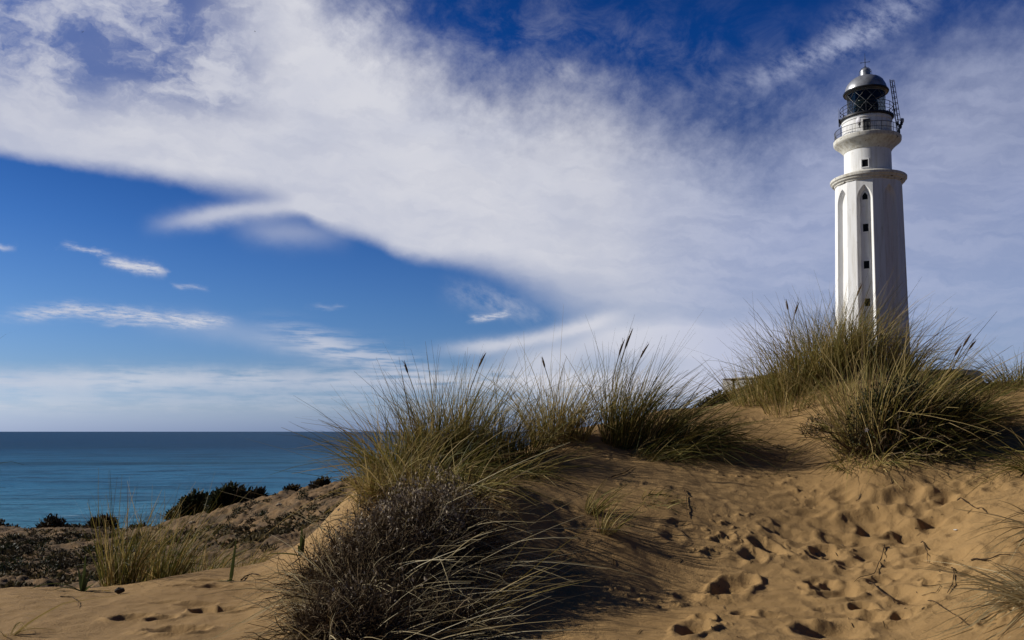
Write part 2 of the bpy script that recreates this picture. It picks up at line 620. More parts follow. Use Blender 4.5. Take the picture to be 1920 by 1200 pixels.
for a in [(-250, 1210, 4.4), (0, 1200, 4.3), (300, 1200, 4.2), (560, 1200, 4.0), (820, 1200, 4.35), (1100, 1200, 4.18), (1400, 1200, 3.95), (1700, 1200, 4.0), (1920, 1200, 3.5),
          (0, 1102, 6.1), (130, 1108, 6.0), (230, 1110, 5.9), (300, 1087, 6.2), (420, 1064, 6.6), (540, 1044, 6.9),
          (100, 1150, 5.0), (300, 1145, 5.05), (430, 1120, 5.45), (530, 1105, 5.6),
          (0, 1092, 15), (100, 1088, 15), (200, 1085, 14), (300, 1070, 13), (450, 1040, 13), (560, 1003, 14), (640, 960, 15),
          (50, 1042, 22), (200, 1032, 20), (350, 1006, 20), (450, 1000, 19), (560, 960, 19),
          (660, 903, 23), (580, 917, 24), (500, 936, 25), (400, 972, 27), (330, 992, 28), (200, 1006, 32), (0, 1010, 35), (-300, 1012, 36),
          (655, 935, 6.5), (690, 905, 6.7), (735, 884, 7.0), (800, 872, 7.2), (868, 866, 7.4), (930, 858, 7.5), (985, 845, 7.6), (850, 908, 6.6), (750, 920, 6.5), (950, 912, 5.8), (1000, 895, 6.6), (1100, 850, 7.2), (1180, 838, 7.6), (1250, 768, 8.8), (1094, 803, 8.0), (1015, 832, 7.6), (1180, 788, 8.4),
          (1300, 766, 9.2), (1400, 764, 9), (1480, 745, 9), (1560, 702, 9.0), (1600, 668, 9.4), (1680, 685, 9.5), (1770, 722, 8.8), (1850, 731, 8.4), (1920, 719, 8.3), (2150, 705, 8.2),
          (1500, 860, 7.5), (1450, 900, 6.8), (1650, 880, 6.4), (1800, 850, 6.7), (1920, 815, 6.9), (2150, 800, 6.6), (1600, 980, 5.95), (1750, 1000, 5.6), (1900, 960, 5.0),
          (1500, 1080, 5.1), (1350, 1000, 5.75), (1250, 930, 6.25), (1150, 1000, 5.55), (1100, 950, 6.0), (1920, 1050, 4.4), (1920, 1120, 4.0), (2200, 1100, 4.0),
          (650, 1180, 3.95), (700, 1050, 4.85), (620, 1120, 4.6), (800, 960, 5.4), (560, 1105, 4.95), (900, 1000, 5.3), (1000, 1080, 5.08), (900, 1150, 4.62), (1250, 1100, 5.1)]:
    cp(*a)
for a in [(50, 9, -2.15), (250, 9, -1.85), (420, 9.5, -1.65), (560, 10, -1.42), (680, 10, -1.0), (-250, 9, -2.1),
          (850, 9.5, -.75), (1000, 11, -.85), (1180, 11, -.35), (1250, 11.5, -.12), (1300, 12, .24), (1400, 12.5, .28), (1345, 15, .32), (1600, 13, .5), (1850, 12, .2), (2100, 12, .2),
          (850, 16, -1.4), (1000, 18, -1.3), (1150, 20, -.6), (1300, 22, .3), (1500, 24, .6), (1700, 24, .8), (1900, 24, .8), (2200, 24, .8),
          (660, 36, -5.2), (400, 40, -7.0), (200, 46, -8.0), (0, 50, -8.4), (-400, 50, -8.4), (850, 35, -4.0), (1000, 40, -3.0),
          (-500, 90, -11.5), (0, 90, -11.4), (300, 88, -11.6), (640, 85, -11.6), (900, 85, -10.5), (1050, 90, -6), (1180, 94, -2),
          (-500, 140, -15), (0, 140, -15), (500, 140, -15), (900, 150, -14), (1100, 160, -9), (0, 400, -18), (800, 400, -18), (1200, 400, -14), (-700, 400, -18),
          (1300, 60, 1.1), (1400, 60, 1.7), (1600, 60, 2.5), (1900, 60, 2.6), (2200, 60, 2.6), (1300, 94, 2.0), (1390, 94, 4.7), (1500, 94, 5.2), (1630, 94, 5.2), (1750, 94, 5.2), (1900, 94, 4.9), (2200, 94, 4.6),
          (1400, 130, 3), (1650, 130, 4.6), (1950, 130, 4.2), (1650, 400, -6), (2000, 400, -6)]:
    cz(*a)
for a in [(0, 0, -1.42), (0, 1.6, -1.25), (-3, 1.0, -1.45), (3, 1.0, -1.05), (-6, 0, -1.6), (6, 0, -.8), (0, -10, -1.6), (-20, -10, -4), (20, -10, -.5), (0, -80, -2), (-90, -60, -11), (90, -60, 2),
          (-300, -300, -16), (300, -300, 0), (-60, 15, -10), (-300, 30, -16), (60, 10, 1.5), (300, 30, 0)]:
    ctl.append(a)
ctl = np.array(ctl)
cw = W(ctl[:, 0], ctl[:, 1])


def tps_phi(d2): return 0.5 * d2 * np.log(d2 + 1e-12)


_d2 = ((cw[:, None, :] - cw[None]) ** 2).sum(-1)
_n = len(ctl)
_A = np.zeros((_n + 3, _n + 3))
_A[:_n, :_n] = tps_phi(_d2) + np.eye(_n) * 6e-4
_A[:_n, _n] = 1
_A[:_n, _n + 1:] = cw
_A[_n:, :_n] = _A[:_n, _n:].T
_b = np.zeros(_n + 3)
_b[:_n] = ctl[:, 2]
_w = np.linalg.solve(_A, _b)


def H0(x, y):
    x = np.asarray(x, float)
    y = np.asarray(y, float)
    sh = x.shape
    p = W(x.ravel(), y.ravel())
    out = np.empty(len(p))
    for i in range(0, len(p), 20000):
        q = p[i:i + 20000]
        d2 = ((q[:, None, :] - cw[None]) ** 2).sum(-1)
        out[i:i + 20000] = tps_phi(d2) @ _w[:_n] + _w[_n] + q @ _w[_n + 1:]
    return out.reshape(sh)


def _hash(ix, iy, seed):
    h = (ix.astype(np.int64) * 374761393 + iy.astype(np.int64) * 668265263 + seed * 982451653) & 0xffffffff
    h = ((h ^ (h >> 13)) * 1274126177) & 0xffffffff
    return ((h ^ (h >> 16)) & 0xffff) / 65535.0 * 2 * math.pi


def perlin(x, y, seed=0):
    ix, iy = np.floor(x), np.floor(y)
    fx, fy = x - ix, y - iy
    u, v = fx * fx * fx * (fx * (fx * 6 - 15) + 10), fy * fy * fy * (fy * (fy * 6 - 15) + 10)
    def g(a, b_):
        t = _hash(ix + a, iy + b_, seed)
        return np.cos(t) * (fx - a) + np.sin(t) * (fy - b_)
    n00, n10, n01, n11 = g(0, 0), g(1, 0), g(0, 1), g(1, 1)
    return (n00 * (1 - u) + n10 * u) * (1 - v) + (n01 * (1 - u) + n11 * u) * v


def fbm(x, y, octv=4, seed=0, gain=0.5):
    s, a = 0, 1.0
    for i in range(octv):
        s = s + a * perlin(x * 2 ** i, y * 2 ** i, seed + i)
        a *= gain
    return s


def sm(a, b_, v):
    t = np.clip((v - a) / (b_ - a), 0, 1)
    return t * t * (3 - 2 * t)


def ground(px, py, dmin=3.0, dmax=150.0):
    """first point of the base terrain met by the line of sight through a photograph pixel"""
    D = np.exp(np.linspace(math.log(dmin), math.log(dmax), 1500))
    d = ray(px, py)
    d = d / d[1]
    z = H0(d[0] * D, D)
    hit = np.nonzero(d[2] * D <= z)[0]
    i = hit[0] if len(hit) else len(D) - 1
    return np.array([d[0] * D[i], D[i], z[i]])


# footprints and scuffs in the sand: (px, py, half length px, half width px, turn in ground plane, depth, roughness)
PITS = [(1700, 935, 40, 17, 10, .055, .3), (1640, 985, 55, 24, -10, .075, .25), (1705, 1010, 46, 30, 20, .06, .2), (1632, 1050, 36, 24, 0, .05, .2),
        (1775, 985, 50, 30, 15, .045, .2), (1760, 1025, 34, 26, 40, .045, .25), (1790, 1055, 36, 22, 0, .05, .25), (1550, 1045, 38, 22, 10, .04, .3), (1725, 1040, 30, 18, 30, .04, .3),
        (1745, 950, 36, 17, 0, .035, .3), (1690, 1118, 30, 22, 10, .045, .3), (1700, 1135, 48, 22, -8, .04, .3), (1600, 940, 34, 12, -20, .03, .3), (1580, 925, 30, 12, 30, .03, .5),
        (1372, 1105, 34, 32, -50, .10, .45), (1412, 1045, 22, 17, 0, .055, .35), (1440, 1028, 20, 22, 30, .06, .3), (1575, 1115, 42, 26, -30, .075, .8), (1535, 1097, 26, 14, 20, .05, .6),
        (1300, 1185, 30, 30, -20, .085, .5), (1320, 1165, 18, 16, 0, .07, .4), (1560, 1190, 60, 26, 0, .075, .3), (1618, 1145, 20, 14, 0, .055, .7), (1670, 1065, 16, 9, 0, .02, .3), (1665, 1085, 22, 12, 0, .03, .3),
        (1355, 1015, 20, 9, 10, .03, .8), (1258, 1008, 22, 12, 40, .035, .8), (1365, 1008, 14, 10, 0, .03, .6), (1590, 1075, 24, 14, 0, .035, .7), (1340, 1040, 22, 10, 20, .025, .8),
        (1290, 1125, 26, 16, 0, .03, 1.0), (1340, 1115, 24, 14, 0, .035, 1.0), (1390, 1155, 22, 12, 0, .03, 1.0), (1440, 1160, 30, 12, 0, .03, 1.0), (1470, 1000, 40, 14, -25, .03, 1.1),
        (1500, 1010, 34, 12, -20, .03, 1.1), (1800, 930, 40, 14, 30, .03, .4), (1840, 910, 36, 14, 30, .03, .4), (1690, 1160, 34, 16, 10, .035, .6), (1640, 1165, 30, 16, 10, .04, .7), (1750, 1080, 50, 16, 10, .02, .5),
        (245, 1160, 45, 15, -8, .035, .6), (330, 1186, 55, 16, -12, .045, .6), (415, 1148, 52, 20, 8, .04, .25), (380, 1148, 22, 13, 0, .03, .3), (365, 1135, 30, 10, 0, .02, .6), (300, 1163, 30, 12, 0, .025, .8),
        (390, 1088, 30, 7, 5, .02, .6), (345, 1098, 40, 8, 5, .02, .6), (400, 1100, 24, 7, 5, .02, .6), (310, 1130, 30, 7, 5, .012, .5),
        (1040, 985, 30, 10, 0, .02, 1.2), (1090, 985, 24, 9, 0, .02, 1.2), (1000, 940, 24, 9, 0, .02, 1.2), (1060, 950, 22, 8, 0, .02, 1.2), (1285, 925, 34, 14, -20, .03, .8), (1270, 985, 24, 10, 0, .025, .8)]
_r = np.random.default_rng(23)
for _i in range(46):
    _px, _py = _r.uniform(1430, 1880), _r.uniform(905, 1190)
    if _px < 1430 + (_py - 905) * .2: continue
    PITS.append((_px, _py, _r.uniform(16, 38), _r.uniform(9, 18), _r.uniform(-40, 40), _r.uniform(.018, .042), _r.uniform(.15, .5)))
pits = []
for (a, b_, hl, hw, tw, dep, ro) in PITS:
    g = ground(a, b_)
    e1 = ground(a + hl, b_) - g
    L = max(0.03, math.hypot(e1[0], e1[1]))
    k = g[1] / F
    if a < 500: dep *= 1.7
    pits.append((g[0], g[1], hl * k * 1.05, max(hw * k * 1.9, .045), R(tw), dep, ro))


def detail(x, y):
    """sand relief laid over the smooth dune"""
    r = np.hypot(x, y)
    near = 1 - sm(10.5, 13, r)
    ang = x / np.maximum(y, .1)
    z = near * (0.016 * fbm(x * 2.2, y * 2.2, 3, 3) + 0.006 * fbm(x * 9, y * 9, 2, 9))
    # wind ripples
    ph = (x * .35 + y) * 2 * math.pi / .11 + 5 * perlin(x * 1.3, y * 1.3, 21)
    z = z + near * 0.0034 * np.sin(ph) * sm(-.1, .4, perlin(x * .8 + 4, y * .8, 33))
    # trampled path on the right
    path = near * sm(.13, .26, ang) * (1 - sm(7.0, 8.2, r))
    rid = 1 - np.abs(fbm(x * 3.1, y * 3.1, 3, 41)) * 2.2
    z = z + path * (0.012 * rid + 0.005 * fbm(x * 7, y * 7, 3, 51))
    clod = np.maximum(fbm(x * 17, y * 17, 3, 61) - .18, 0)
    z = z + near * sm(-.02, .1, ang) * 0.028 * clod * sm(.12, .45, fbm(x * 1.7, y * 1.7, 2, 71))
    # scrub hillside beyond
    far = sm(9.5, 14, r) * (1 - sm(60, 90, r))
    z = z + far * (0.16 * fbm(x * .45, y * .45, 4, 81) + 0.10 * fbm(x * 2.6, y * 2.6, 4, 91, .6))
    for (cx, cy, la, lb, tw, dep, ro) in pits:
        m_ = (np.abs(x - cx) < 2.4 * max(la, lb)) & (np.abs(y - cy) < 2.4 * max(la, lb))
        if not m_.any(): continue
        dx, dy = x[m_] - cx, y[m_] - cy
        u = dx * math.cos(tw) + dy * math.sin(tw)
        v = -dx * math.sin(tw) + dy * math.cos(tw)
        nz = fbm(x[m_] * 11, y[m_] * 11, 3, 101)
        q = np.sqrt((u / la) ** 2 + (v / lb) ** 2) * (1 + .5 * perlin(x[m_] * 6, y[m_] * 6, 111)) + .18 * ro * nz
        inner = 1 - sm(.36, 1.0, q)
        rim = np.exp(-((q - 1.18) / .24) ** 2)
        z[m_] += -dep * .46 * inner * (1 + .3 * ro * nz) + dep * .18 * rim * (1 + 1.3 * ro * nz)
    return z


def scrubness(x, y):
    r = np.hypot(x, y)
    return sm(8.4, 11.5, r + 1.2 * fbm(x * .5, y * .5, 3, 121)) * (1 - .85 * sm(.12, .3, x / np.maximum(y, .1)) * (1 - sm(16, 30, r)))


azs = np.concatenate([np.linspace(-180, -37, 70, endpoint=False), np.linspace(-37, 37, 1150, endpoint=False), np.linspace(37, 180, 70, endpoint=False)])
rads = np.concatenate([[.02, .3, .8, 1.4, 2.0, 2.5, 2.9], np.linspace(3.2, 7.6, 430, endpoint=False), np.linspace(7.6, 11.5, 190, endpoint=False), np.geomspace(11.5, 45, 300, endpoint=False), np.geomspace(45, 520, 120)])
A_, R_ = np.meshgrid(np.radians(azs), rads)
gx, gy = R_ * np.sin(A_), R_ * np.cos(A_)
gz = H0(gx, gy) + detail(gx, gy)
nr, na = gx.shape
idx = np.arange(nr * na).reshape(nr, na)
idn = np.roll(idx, -1, axis=1)
Q = np.stack([idx[:-1], idx[1:], idn[1:], idn[:-1]], -1).reshape(-1, 4)
ter = mesh_np('sand_dunes', np.stack([gx, gy, gz], -1).reshape(-1, 3), Q[:, ::-1], M['sand'], attrs={'scrub': scrubness(gx, gy)}, smooth_shade=True)
tag(ter, 'golden sand dunes with footprints, falling to a scrub hillside and the shore', 'ground', kind='structure')

# the sea
SEA = -11.0
sx = np.linspace(-40000, 40000, 2)
V = np.array([(-40000, -3000, SEA), (40000, -3000, SEA), (40000, 45000, SEA), (-40000, 45000, SEA)], float)
sea = mesh_np('sea', V, np.array([[0, 1, 2, 3]]), M['sea'])
tag(sea, 'calm blue sea reaching to the horizon', 'sea', kind='structure')


# ------------------------------------------------------------------ lighthouse
TD = 94.0
TAZ = math.atan2(at(1628, 350, TD)[0], TD)
TX = at(1628, 350, TD)[0]
TB = float(H0(TX, TD)) - 0.15                      # foot of the tower

lh_scale = 0.93                                      # radii below are drawn a little wide


def hz(py): return at(1628, py, TD)[2] - TB          # height above the foot


def hzf(py, r=3.6): return at(1628, py, TD - r * .93)[2] - TB   # same, for features on the face towards the camera


K = 0.0579                                           # metres per photograph pixel at the tower
lh = empty('lighthouse', (TX, TD, TB), -TAZ, label='tall white lighthouse with dark lantern and ribbed shaft on the dune', cat='lighthouse')

lh.scale = (lh_scale, lh_scale, 1)
# shaft: sixteen facets, the eight wide ones hollowed by tall pointed niches
h_top = hz(350)
ALPHA0 = -6.8


def shaft_r(h): return 4.10 + (3.66 - 4.10) * h / h_top


def arch(h, w0, spring, apex):
    if h <= spring: return w0
    Ht = apex - spring
    s = min((h - spring), Ht)
    Rr = (Ht * Ht + w0 * w0) / (2 * w0)
    return max(math.sqrt(max(Rr * Rr - s * s, 0)) - (Rr - w0), 0.0)


sp_, apo, api = hzf(372), hzf(343), hzf(351)
hs_ = sorted(set([0, 2, 6, 10, 14, 18] + list(np.linspace(sp_, apo, 16)) + [api, apo, (apo + h_top) / 2, h_top]))
hs_ = [h for h in hs_ if h <= h_top]
if hs_[-1] < apo + .05: pass
V, Fq = [], []
ND = 0.46
for h in hs_:
    r = shaft_r(h)
    pd = r * math.cos(R(14))
    fw = r * math.sin(R(14))
    wo = arch(h, fw * .93, sp_, apo)
    wi = min(arch(h, fw * .60, sp_, api), wo)
    wapi = arch(api, fw * .93, sp_, apo)
    d = ND if h <= api else ND * (wo / wapi if wapi > 0 else 0)
    for k in range(8):
        a = R(ALPHA0 + 45 * k)
        n = np.array([math.sin(a), -math.cos(a)])
        t = np.array([math.cos(a), math.sin(a)])
        for s_, dd in ((-fw, 0), (-wo, 0), (-wi, d), (wi, d), (wo, 0), (fw, 0)):
            p = n * (pd - dd) + t * s_
            V.append((p[0], p[1], h))
for j in range(len(hs_) - 1):
    for i in range(48):
        k = (i + 1) % 48
        Fq.append((j * 48 + i, j * 48 + k, (j + 1) * 48 + k, (j + 1) * 48 + i))
mb = MB()
mb.add(V, Fq)
mb.build('tower_shaft', M['white'], lh)
# plinth
mb = MB()
mb.lathe([(4.7, -.6), (4.7, .9), (4.45, 1.0), (4.12, 1.05)], 32)
mb.build('plinth', M['white'], lh)

# moulded cornice on the shaft
mb = MB()
mb.lathe([(3.52, hz(351)), (3.74, hz(349.5)), (3.78, hz(347.5)), (3.98, hz(345.5)), (4.02, hz(343.5)), (4.17, hz(341.5)), (4.19, hz(337.5)), (4.13, hz(336.5)), (3.95, hz(335.5)), (2.5, hz(327.5))], 96)
mb.build('cornice', M['stained'], lh, 25)
# drum
mb = MB()
mb.lathe([(2.64, hz(328.5)), (2.64, hz(324.5)), (2.60, hz(324)), (2.57, hz(286))], 96)
mb.build('drum', M['white'], lh, 25)
# gallery on its flared corbel
mb = MB()
mb.lathe([(2.55, hz(288)), (2.66, hz(286.5)), (2.70, hz(285)), (2.84, hz(282)), (3.15, hz(277)), (3.5, hz(272.5)), (3.66, hz(270.5)), (3.70, hz(269)), (3.72, hz(263.5)), (3.66, hz(262.5)), (2.6, hz(261.5))], 96)
mb.build('gallery', M['stained'], lh, 30)
# watch room
mb = MB()
mb.lathe([(2.70, hz(262.5)), (2.70, hz(233)), (2.78, hz(232)), (2.80, hz(229.5)), (2.70, hz(228.5)), (2.70, hz(226))], 96)
mb.build('watch_room', M['white'], lh, 25)
# upper gallery plate
mb = MB()
mb.lathe([(2.4, hz(227.2)), (2.90, hz(226.6)), (2.96, hz(225.5)), (2.96, hz(222.5)), (2.0, hz(222.3))], 72)
mb.build('lantern_gallery', M['dark_metal'], lh, 30)


def circle(r, h, n=72, a0=0, a1=360):
    if a1 - a0 >= 360: return [(r * math.sin(R(360 * i / n)), -r * math.cos(R(360 * i / n)), h) for i in range(n)]
    return [(r * math.sin(R(a0 + (a1 - a0) * i / n)), -r * math.cos(R(a0 + (a1 - a0) * i / n)), h) for i in range(n + 1)]


def railing(name, r, h0, h1, nposts, rails, balusters, rad=.022):
    b_ = MB()
    for i in range(nposts):
        a = 2 * math.pi * i / nposts
        p = (r * math.sin(a), -r * math.cos(a))
        b_.tube([(p[0], p[1], h0), (p[0], p[1], h1)], rad * 1.25, 6)
    for f in rails: b_.tube(circle(r, h0 + (h1 - h0) * f), rad * (1.3 if f == 1 else 1.0), 5, closed=True)
    for i in range(balusters):
        a = 2 * math.pi * (i + .5) / balusters
        p = (r * math.sin(a), -r * math.cos(a))
        b_.tube([(p[0], p[1], h0 + .1), (p[0], p[1], h1)], .013, 4)
    return b_.build(name, M['dark_metal'], lh)


railing('gallery_railing', 3.56, hz(262.6), hz(246), 14, (.45, 1.0), 120, .024)
railing('lantern_railing', 2.90, hz(222.6), hz(203), 12, (.33, .66, 1.0), 0, .026)

# lantern: glass drum, diamond glazing bars, lens inside
g0, g1 = hz(222.4), hz(178)
mb = MB()
mb.lathe([(2.06, g0), (2.06, g1)], 32)
mb.build('lantern_glass', M['glass'], lh)
mb = MB()
nb = 10
for i in range(nb):
    for sgn in (1, -1):
        mb.tube([(2.10 * math.sin(a), -2.10 * math.cos(a), g0 + (g1 - g0) * t) for t in np.linspace(0, 1, 9) for a in [2 * math.pi * (i / nb + sgn * t * 2 / nb)]], .018, 5)
mb.tube(circle(2.10, g0 + .03, 48), .05, 6, closed=True)
mb.tube(circle(2.10, g1 - .03, 48), .05, 6, closed=True)
mb.build('glazing_bars', M['lattice'], lh)
mb = MB()
lens_p = [(.62, g0 + .05), (.62, g0 + .35), (.9, g0 + .5)]
for i in range(12):
    t = i / 11
    rr = 1.38 * math.sin(math.pi * (.22 + .56 * t)) ** .7
    lens_p += [(rr, g0 + .4 + 1.75 * t), (rr - .07, g0 + .4 + 1.75 * (t + .05))]
lens_p += [(.3, g0 + 2.25)]
mb.lathe(lens_p, 24, True, True)
mb.build('lamp_lens', M['lens'], lh, 20)
mb = MB()
mb.lathe([(.34, g0 - .02), (.34, g0 + .05), (.26, g0 + .08), (.26, g0 + .30)], 20, True, True)
mb.build('lens_pedestal', M['dark_metal'], lh)

# dome
d0 = hz(177)
dr = 2.38
hd = hz(144.5) - d0
prof = [(2.02, d0 + .02), (dr - .06, d0), (dr + .03, d0 + .04), (dr + .03, d0 + .24), (dr - .06, d0 + .27)]
for i in range(1, 15):
    t = i / 14
    a = t * math.acos(.27)
    prof.append(((dr - .06) * math.cos(a), d0 + .27 + (hd - .22) * math.sin(a) / math.sin(math.acos(.27))))
mb = MB()
mb.lathe(prof, 72)
dome = mb.build('lantern_dome', M['dome'], lh, 30)
mb = MB()
mb.lathe([(2.04, d0 + .03), (1.9, d0 + .6), (1.4, d0 + 1.2), (.2, d0 + 1.55)], 32)
mb.build('dome_lining', M['dome_in'], lh, 60)
mb = MB()
mb.tube(circle(dr + .03, d0 + .13, 72), .13, 6, closed=True)
mb.build('gutter', M['dark_metal'], lh)
v0 = hz(145.5)
mb = MB()
prof = [(.70, v0 - .12), (.62, v0 + .02), (.58, v0 + .1), (.58, v0 + .55), (.61, v0 + .57), (.61, v0 + .62), (.56, v0 + .64)]
for i in range(1, 8):
    a = i / 7 * math.pi / 2
    prof.append((.56 * math.cos(a) + .002, v0 + .64 + .42 * math.sin(a)))
mb.lathe(prof, 40)
mb.build('ventilator', M['dome'], lh, 30)
mb = MB()
mb.tube([(.64, 0, v0 - .05), (.70, 0, v0 + .3), (.64, 0, v0 + .75), (.35, 0, v0 + 1.08), (0, 0, v0 + 1.16), (-.35, 0, v0 + 1.08), (-.64, 0, v0 + .75), (-.70, 0, v0 + .3), (-.64, 0, v0 - .05)], .025, 5)
mb.tube([(1.95, -.3, d0 + .95), (1.9, -.3, d0 + 1.35), (1.5, -.3, d0 + 1.72), (1.0, -.25, d0 + 1.98)], .022, 5)
mb.build('hand_rail', M['dark_metal'], lh)
# cross-shaped weather vane with rod
s0, s1 = v0 + 1.05, hz(100)
ca = hz(117)
mb = MB()
mb.tube([(0, 0, s0), (0, 0, ca), (0, 0, s1)], .035, 6, [1.4, 1, .35])
for dx, dy in ((1, 0), (-1, 0), (0, 1), (0, -1)):
    mb.tube([(0, 0, ca), (.44 * dx, .44 * dy, ca)], .026, 5)
    mb.tube([(.40 * dx, .40 * dy, ca), (.46 * dx, .46 * dy, ca), (.52 * dx, .52 * dy, ca)], .06, 6, [.5, 1, .4])
mb.tube([(.16, 0, ca - .55), (.05, 0, ca - .42), (-.05, 0, ca - .42), (-.16, 0, ca - .55)], .015, 4)
mb.tube([(0, 0, ca + .25), (0, 0, ca + .33), (0, 0, ca + .41)], .055, 6, [.4, 1, .4])
mb.build('weather_vane', M['dark_metal'], lh)

# caged ladder leaning from the gallery up to the dome, on the right-hand side
mb = MB()
b0, b1 = np.array([3.30, -.35, hz(262.5)]), np.array([2.62, -.30, hz(158)])
outv = np.array([.52, -.1, .10])
for off in (-.17, .17):
    mb.tube([b0 + (0, off, 0), b1 + (0, off, 0)], .044, 5)
n = 22
for i in range(n):
    t = (i + .5) / n
    p = b0 + (b1 - b0) * t
    mb.tube([p + (0, -.17, 0), p + (0, .17, 0)], .024, 4)
cage = [(.0, -.19, 0), (.25, -.36, .03), (.48, -.2, .05), (.52, 0, .06), (.48, .2, .05), (.25, .36, .03), (0, .19, 0)]
ts = np.linspace(.16, .97, 9)
for t in ts:
    p = b0 + (b1 - b0) * t
    sc = 1.0 - .18 * t
    mb.tube([p + np.array(c) * sc for c in cage], .034, 4)
for j in (1, 3, 5):
    mb.tube([b0 + (b1 - b0) * t + np.array(cage[j]) * (1.0 - .18 * t) for t in ts], .032, 4)
mb.build('ladder', M['dark_metal'], lh)


def dish(az, r, h, dia, face, mat, name):
    """a small drum antenna on a bracket: az where it stands, face where it looks (degrees from the camera side)"""
    a, f = R(az), R(face)
    c = np.array([r * math.sin(a), -r * math.cos(a), h])
    n = np.array([math.sin(f), -math.cos(f), 0])
    t = np.array([math.cos(f), math.sin(f), 0])
    u = np.array([0, 0, 1.0])
    prof = [(.02, .17), (.5, .13), (.96, .02), (1.0, 0), (1.0, -.08), (.7, -.2), (.3, -.27), (.02, -.28)]
    V, Fs = [], []
    N = 24
    for rr, dd in prof:
        for i in range(N):
            q = 2 * math.pi * i / N
            V.append(c + n * (dd * dia) + (t * math.cos(q) + u * math.sin(q)) * (rr * dia / 2))
    for j in range(len(prof) - 1):
        for i in range(N):
            k = (i + 1) % N
            Fs.append((j * N + i, j * N + k, (j + 1) * N + k, (j + 1) * N + i))
    b_ = MB()
    b_.add(V, Fs)
    o = b_.build(name, mat, lh, 40)
    b_ = MB()
    q = c - n * .28 * dia
    b_.tube([c - n * .2 * dia, q], .05, 6)
    b_.tube([q + (0, 0, .3), (q[0], q[1], h - .75)], .045, 6)
    b_.box((q[0], q[1], h - .30), .22, .22, .34, f)
    b_.build('bracket', M['dark_metal'], o)
    return o


dish(88, 3.86, hz(235.5), .58, 118, M['dish'], 'antenna_dish')['label'] = 'grey antenna dish on the gallery rail beside the ladder'
dish(-16, 3.30, hzf(222.5, 3.2), .74, -45, M['dish'], 'antenna_dish')['label'] = 'round white antenna in front of the watch room door'
for (a, r, h, s) in ((99, 3.50, 249, .30), (93, 3.30, 238, .24), (96, 3.62, 243, .34), (84, 3.05, 216, .22), (-84, 3.02, 222, .22), (-78, 3.02, 226, .26), (-88, 3.0, 230, .2)):
    mb = MB()
    p = (r * math.sin(R(a)), -r * math.cos(R(a)), hz(h))
    mb.box(p, s * .7, s * .7, s * 1.3, R(a))
    mb.box((p[0], p[1], p[2] + s * .68), s * .8, s * .8, s * .1, R(a))
    mb.build('equipment_box', M['dark_metal'], lh)
for pts in ([(-3.05, -.4, hz(224)), (-3.05, -.4, hz(198))], [(2.98, .2, hz(228)), (2.98, .2, hz(206))]):
    mb = MB()
    mb.tube(pts, .022, 4, [1, .5])
    mb.build('whip_aerial', M['dark_metal'], lh)


# openings: a frame standing proud of the wall round a dark pane
def opening(name, az, dist, h, w, ht, mat_f, mat_p, fr=.09, proud=.06, pointed=False, reveal=None):
    a = R(az)
    n = np.array([math.sin(a), -math.cos(a), 0])
    t = np.array([math.cos(a), math.sin(a), 0])
    u = np.array([0, 0, 1.0])
    if pointed:
        out = [(-w / 2, -ht / 2), (w / 2, -ht / 2), (w / 2, ht * .1), (w * .3, ht * .35), (0, ht * .6), (-w * .3, ht * .35), (-w / 2, ht * .1)]
    else:
        out = [(-w / 2, -ht / 2), (w / 2, -ht / 2), (w / 2, ht / 2), (-w / 2, ht / 2)]
    c = n * dist + u * h
    N = len(out)
    def ring(f, d):
        return [c + n * d + t * (x * (1 + 2 * f / w)) + u * (z * (1 + 2 * f / ht)) for x, z in out]
    V = ring(fr, -.05) + ring(fr, proud) + ring(0, proud) + ring(0, .012)
    Fs = []
    for j in range(3):
        for i in range(N):
            k = (i + 1) % N
            Fs.append((j * N + i, j * N + k, (j + 1) * N + k, (j + 1) * N + i))
    b_ = MB()
    b_.add(V, Fs)
    o = b_.build(name, mat_f, lh)
    b_ = MB()
    b_.add(ring(0, .012), [tuple(range(N))])
    b_.build('pane' if name == 'window' else 'door_leaf', mat_p, o)
    return o


for i, py in enumerate((365.5, 425, 495, 566)):
    h = hzf(py, 3.3)
    pd = shaft_r(h) * math.cos(R(14)) - ND
    opening('window', ALPHA0, pd, h, .58, .70 if i == 0 else .82, M['white'], M['dark_glass'], pointed=(i == 0))
opening('window', -6.0, 2.605, hzf(304.5, 2.6), .66, .78, M['white'], M['dark_glass'], .10, .10)
opening('door', 0, 2.70, hzf(237, 2.7), .66, 1.65, M['door'], M['door'], .06, .05)

# keeper's house: long low white building behind the dune crest, with its hedge
hx0, hx1 = at(1392, 700, 97)[0], at(1814, 700, 97)[0]
hb = 5.05
hx0 = at(1416, 700, 97)[0]
wd = (hx1 - hx0) / math.cos(R(30))
kh = empty('keeper_house', ((hx0 + hx1) / 2, 101.0, hb), R(-30), label='low white building along the foot of the lighthouse behind the grass', cat='building')
mb = MB()
mb.box((0, 0, .35), wd, 7.0, 1.7)
mb.build('wall', M['white'], kh)
mb = MB()
ex = .12
V = [(-wd / 2 - ex, -3.5 - ex, 1.201), (wd / 2 + ex, -3.5 - ex, 1.201), (wd / 2 + ex, 3.5 + ex, 1.201), (-wd / 2 - ex, 3.5 + ex, 1.201),
     (-wd / 2 + 2.6, -.4, 1.6), (wd / 2 - 1.8, -.4, 1.7), (wd / 2 - 1.8, .4, 1.7), (-wd / 2 + 2.6, .4, 1.6)]
mb.add(V, [(3, 2, 1, 0), (0, 1, 5, 4), (1, 2, 6, 5), (2, 3, 7, 6), (3, 0, 4, 7), (4, 5, 6, 7)])
mb.build('roof', M['roof'], kh)
